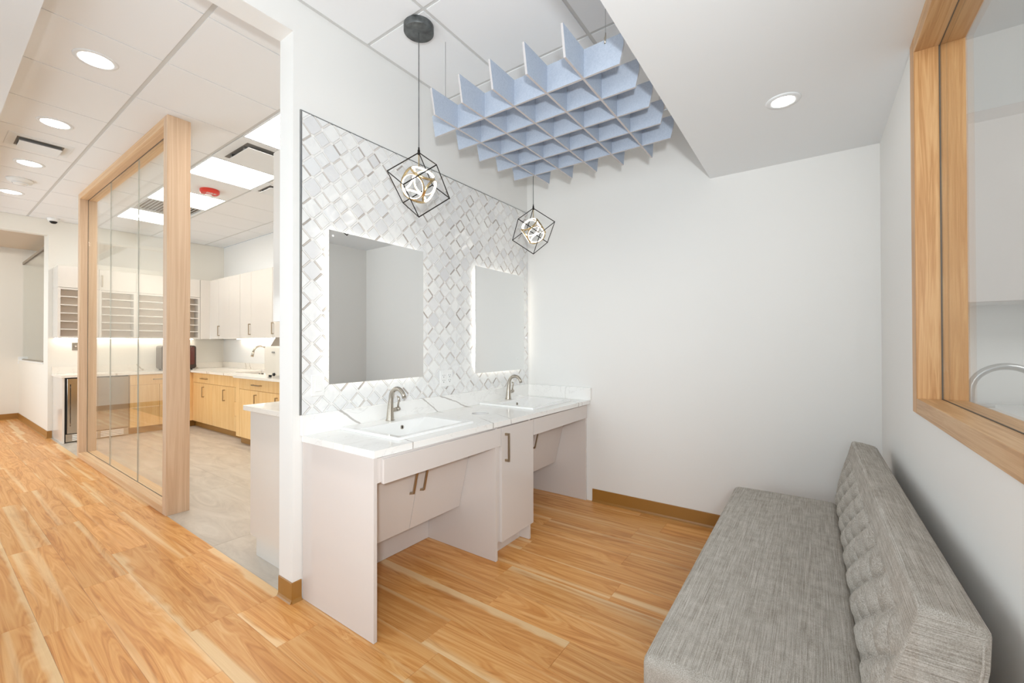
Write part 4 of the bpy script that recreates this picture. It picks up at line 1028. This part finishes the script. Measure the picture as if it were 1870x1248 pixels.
# north uppers
YU = 2.8
t = thing('corner_cabinet', (-8.1, 2.9, 1.34), 'white gloss corner cabinet where the cubby row meets the tall door row', 'cabinet')
obj('body', B((XW + 0.022, XU - 0.003, 2.668, YB - 0.022, 1.34, 2.285)), M['gloss_k'], t)
obj('filler', B((XU - 0.0025, -7.655, YU, YB - 0.022, 1.34, 2.285)), M['gloss_k'], t)
wh = ['next to the kitchen corner', 'in the middle of the row', 'nearest the vanity wall']
for i, (x0, x1, hs, sp) in enumerate(((-7.65, -6.91, (-7.655 + 0.03, -7.28), -7.28), (-6.905, -5.93, (-6.57,), -6.545), (-5.925, -4.6, (-5.95 + 0.05,), -5.26))):
    t = thing('wall_cabinet', ((x0 + x1) / 2, 2.95, 1.34), 'tall white gloss wall cabinet above the kitchen sink counter, ' + wh[i], 'cabinet', 'white upper cabinets on the kitchen back wall')
    obj('body', B((x0, x1, YU + 0.019, YB - 0.022, 1.34, 2.29)), M['gloss_k'], t)
    for a, b in ((x0 + 0.001, sp - 0.0015), (sp + 0.0015, x1 - 0.001)):
        d = obj('door', B((a, b, YU, YU + 0.018, 1.341, 2.29), bev=0.001), M['gloss_k'], t)
        for hx in hs:
            if a < hx < b: pull_v(hx, YU, 1.386, 1.545, d, 0, -1)
    obj('light_strip', B((x0 + 0.01, x1 - 0.01, YB - 0.07, YB - 0.06, 1.335, 1.3395)), M['under'], t)
# cabinets behind the vanity wall
XP = XL - 0.125
t = thing('base_cabinet', (-2.45, 1.6, 0), 'white gloss base cabinet with its end panel facing the corridor, behind the vanity wall', 'cabinet')
bm = bmesh.new(); addprism(bm, [(-2.684, 0.001), (XP - 0.022, 0.001), (XP - 0.022, 0.843), (-2.764, 0.843), (-2.764, 0.104), (-2.684, 0.104)], lambda X, Z: (X, 1.18, Z), lambda X, Z: (X, 1.2, Z)); obj('end_panel', bm, M['gloss_k'], t)
obj('body', B((-2.745, XP - 0.022, 1.2005, 2.3, 0.104, 0.843)), M['oak_k'], t); obj('toe_kick', B((-2.684, XP - 0.022, 1.2005, 2.3, 0.001, 0.103)), M['base'], t)
for i in range(2): obj('door', B((-2.764, -2.746, 1.203 + i * 0.55, 1.748 + i * 0.55, 0.106, 0.84), bev=0.001), M['oak_k'], t)
t = thing('countertop', (-2.5, 1.7, 0.844), 'short white quartz countertop on the cabinet behind the vanity wall', 'countertop')
obj('worktop', B((-2.835, XP, 1.168, 2.33, 0.844, 0.874), bev=0.0015), M['quartz_k'], t)
t = thing('wall_cabinet', (-2.33, 1.6, 1.37), 'tall white wall cabinet whose side shows beside the vanity wall end', 'cabinet')
obj('body', B((-2.476, XP - 0.022, 1.18, 2.3, 1.372, 2.33)), M['gloss_k'], t)
for i in range(2): obj('door', B((-2.494, -2.477, 1.182 + i * 0.56, 1.739 + i * 0.56, 1.374, 2.33), bev=0.001), M['gloss_k'], t)

# far switch
t = thing('wall_switch', (XF, 1.0, 0.92), 'pale wall switch at the far end of the corridor', 'switch')
obj('cover_plate', B((XF, XF + 0.008, 1.04, 1.155, 0.93, 1.05), bev=0.002), M['plastic'], t); obj('rocker', B((XF + 0.008, XF + 0.013, 1.08, 1.115, 0.955, 1.025)), M['plastic'], t)
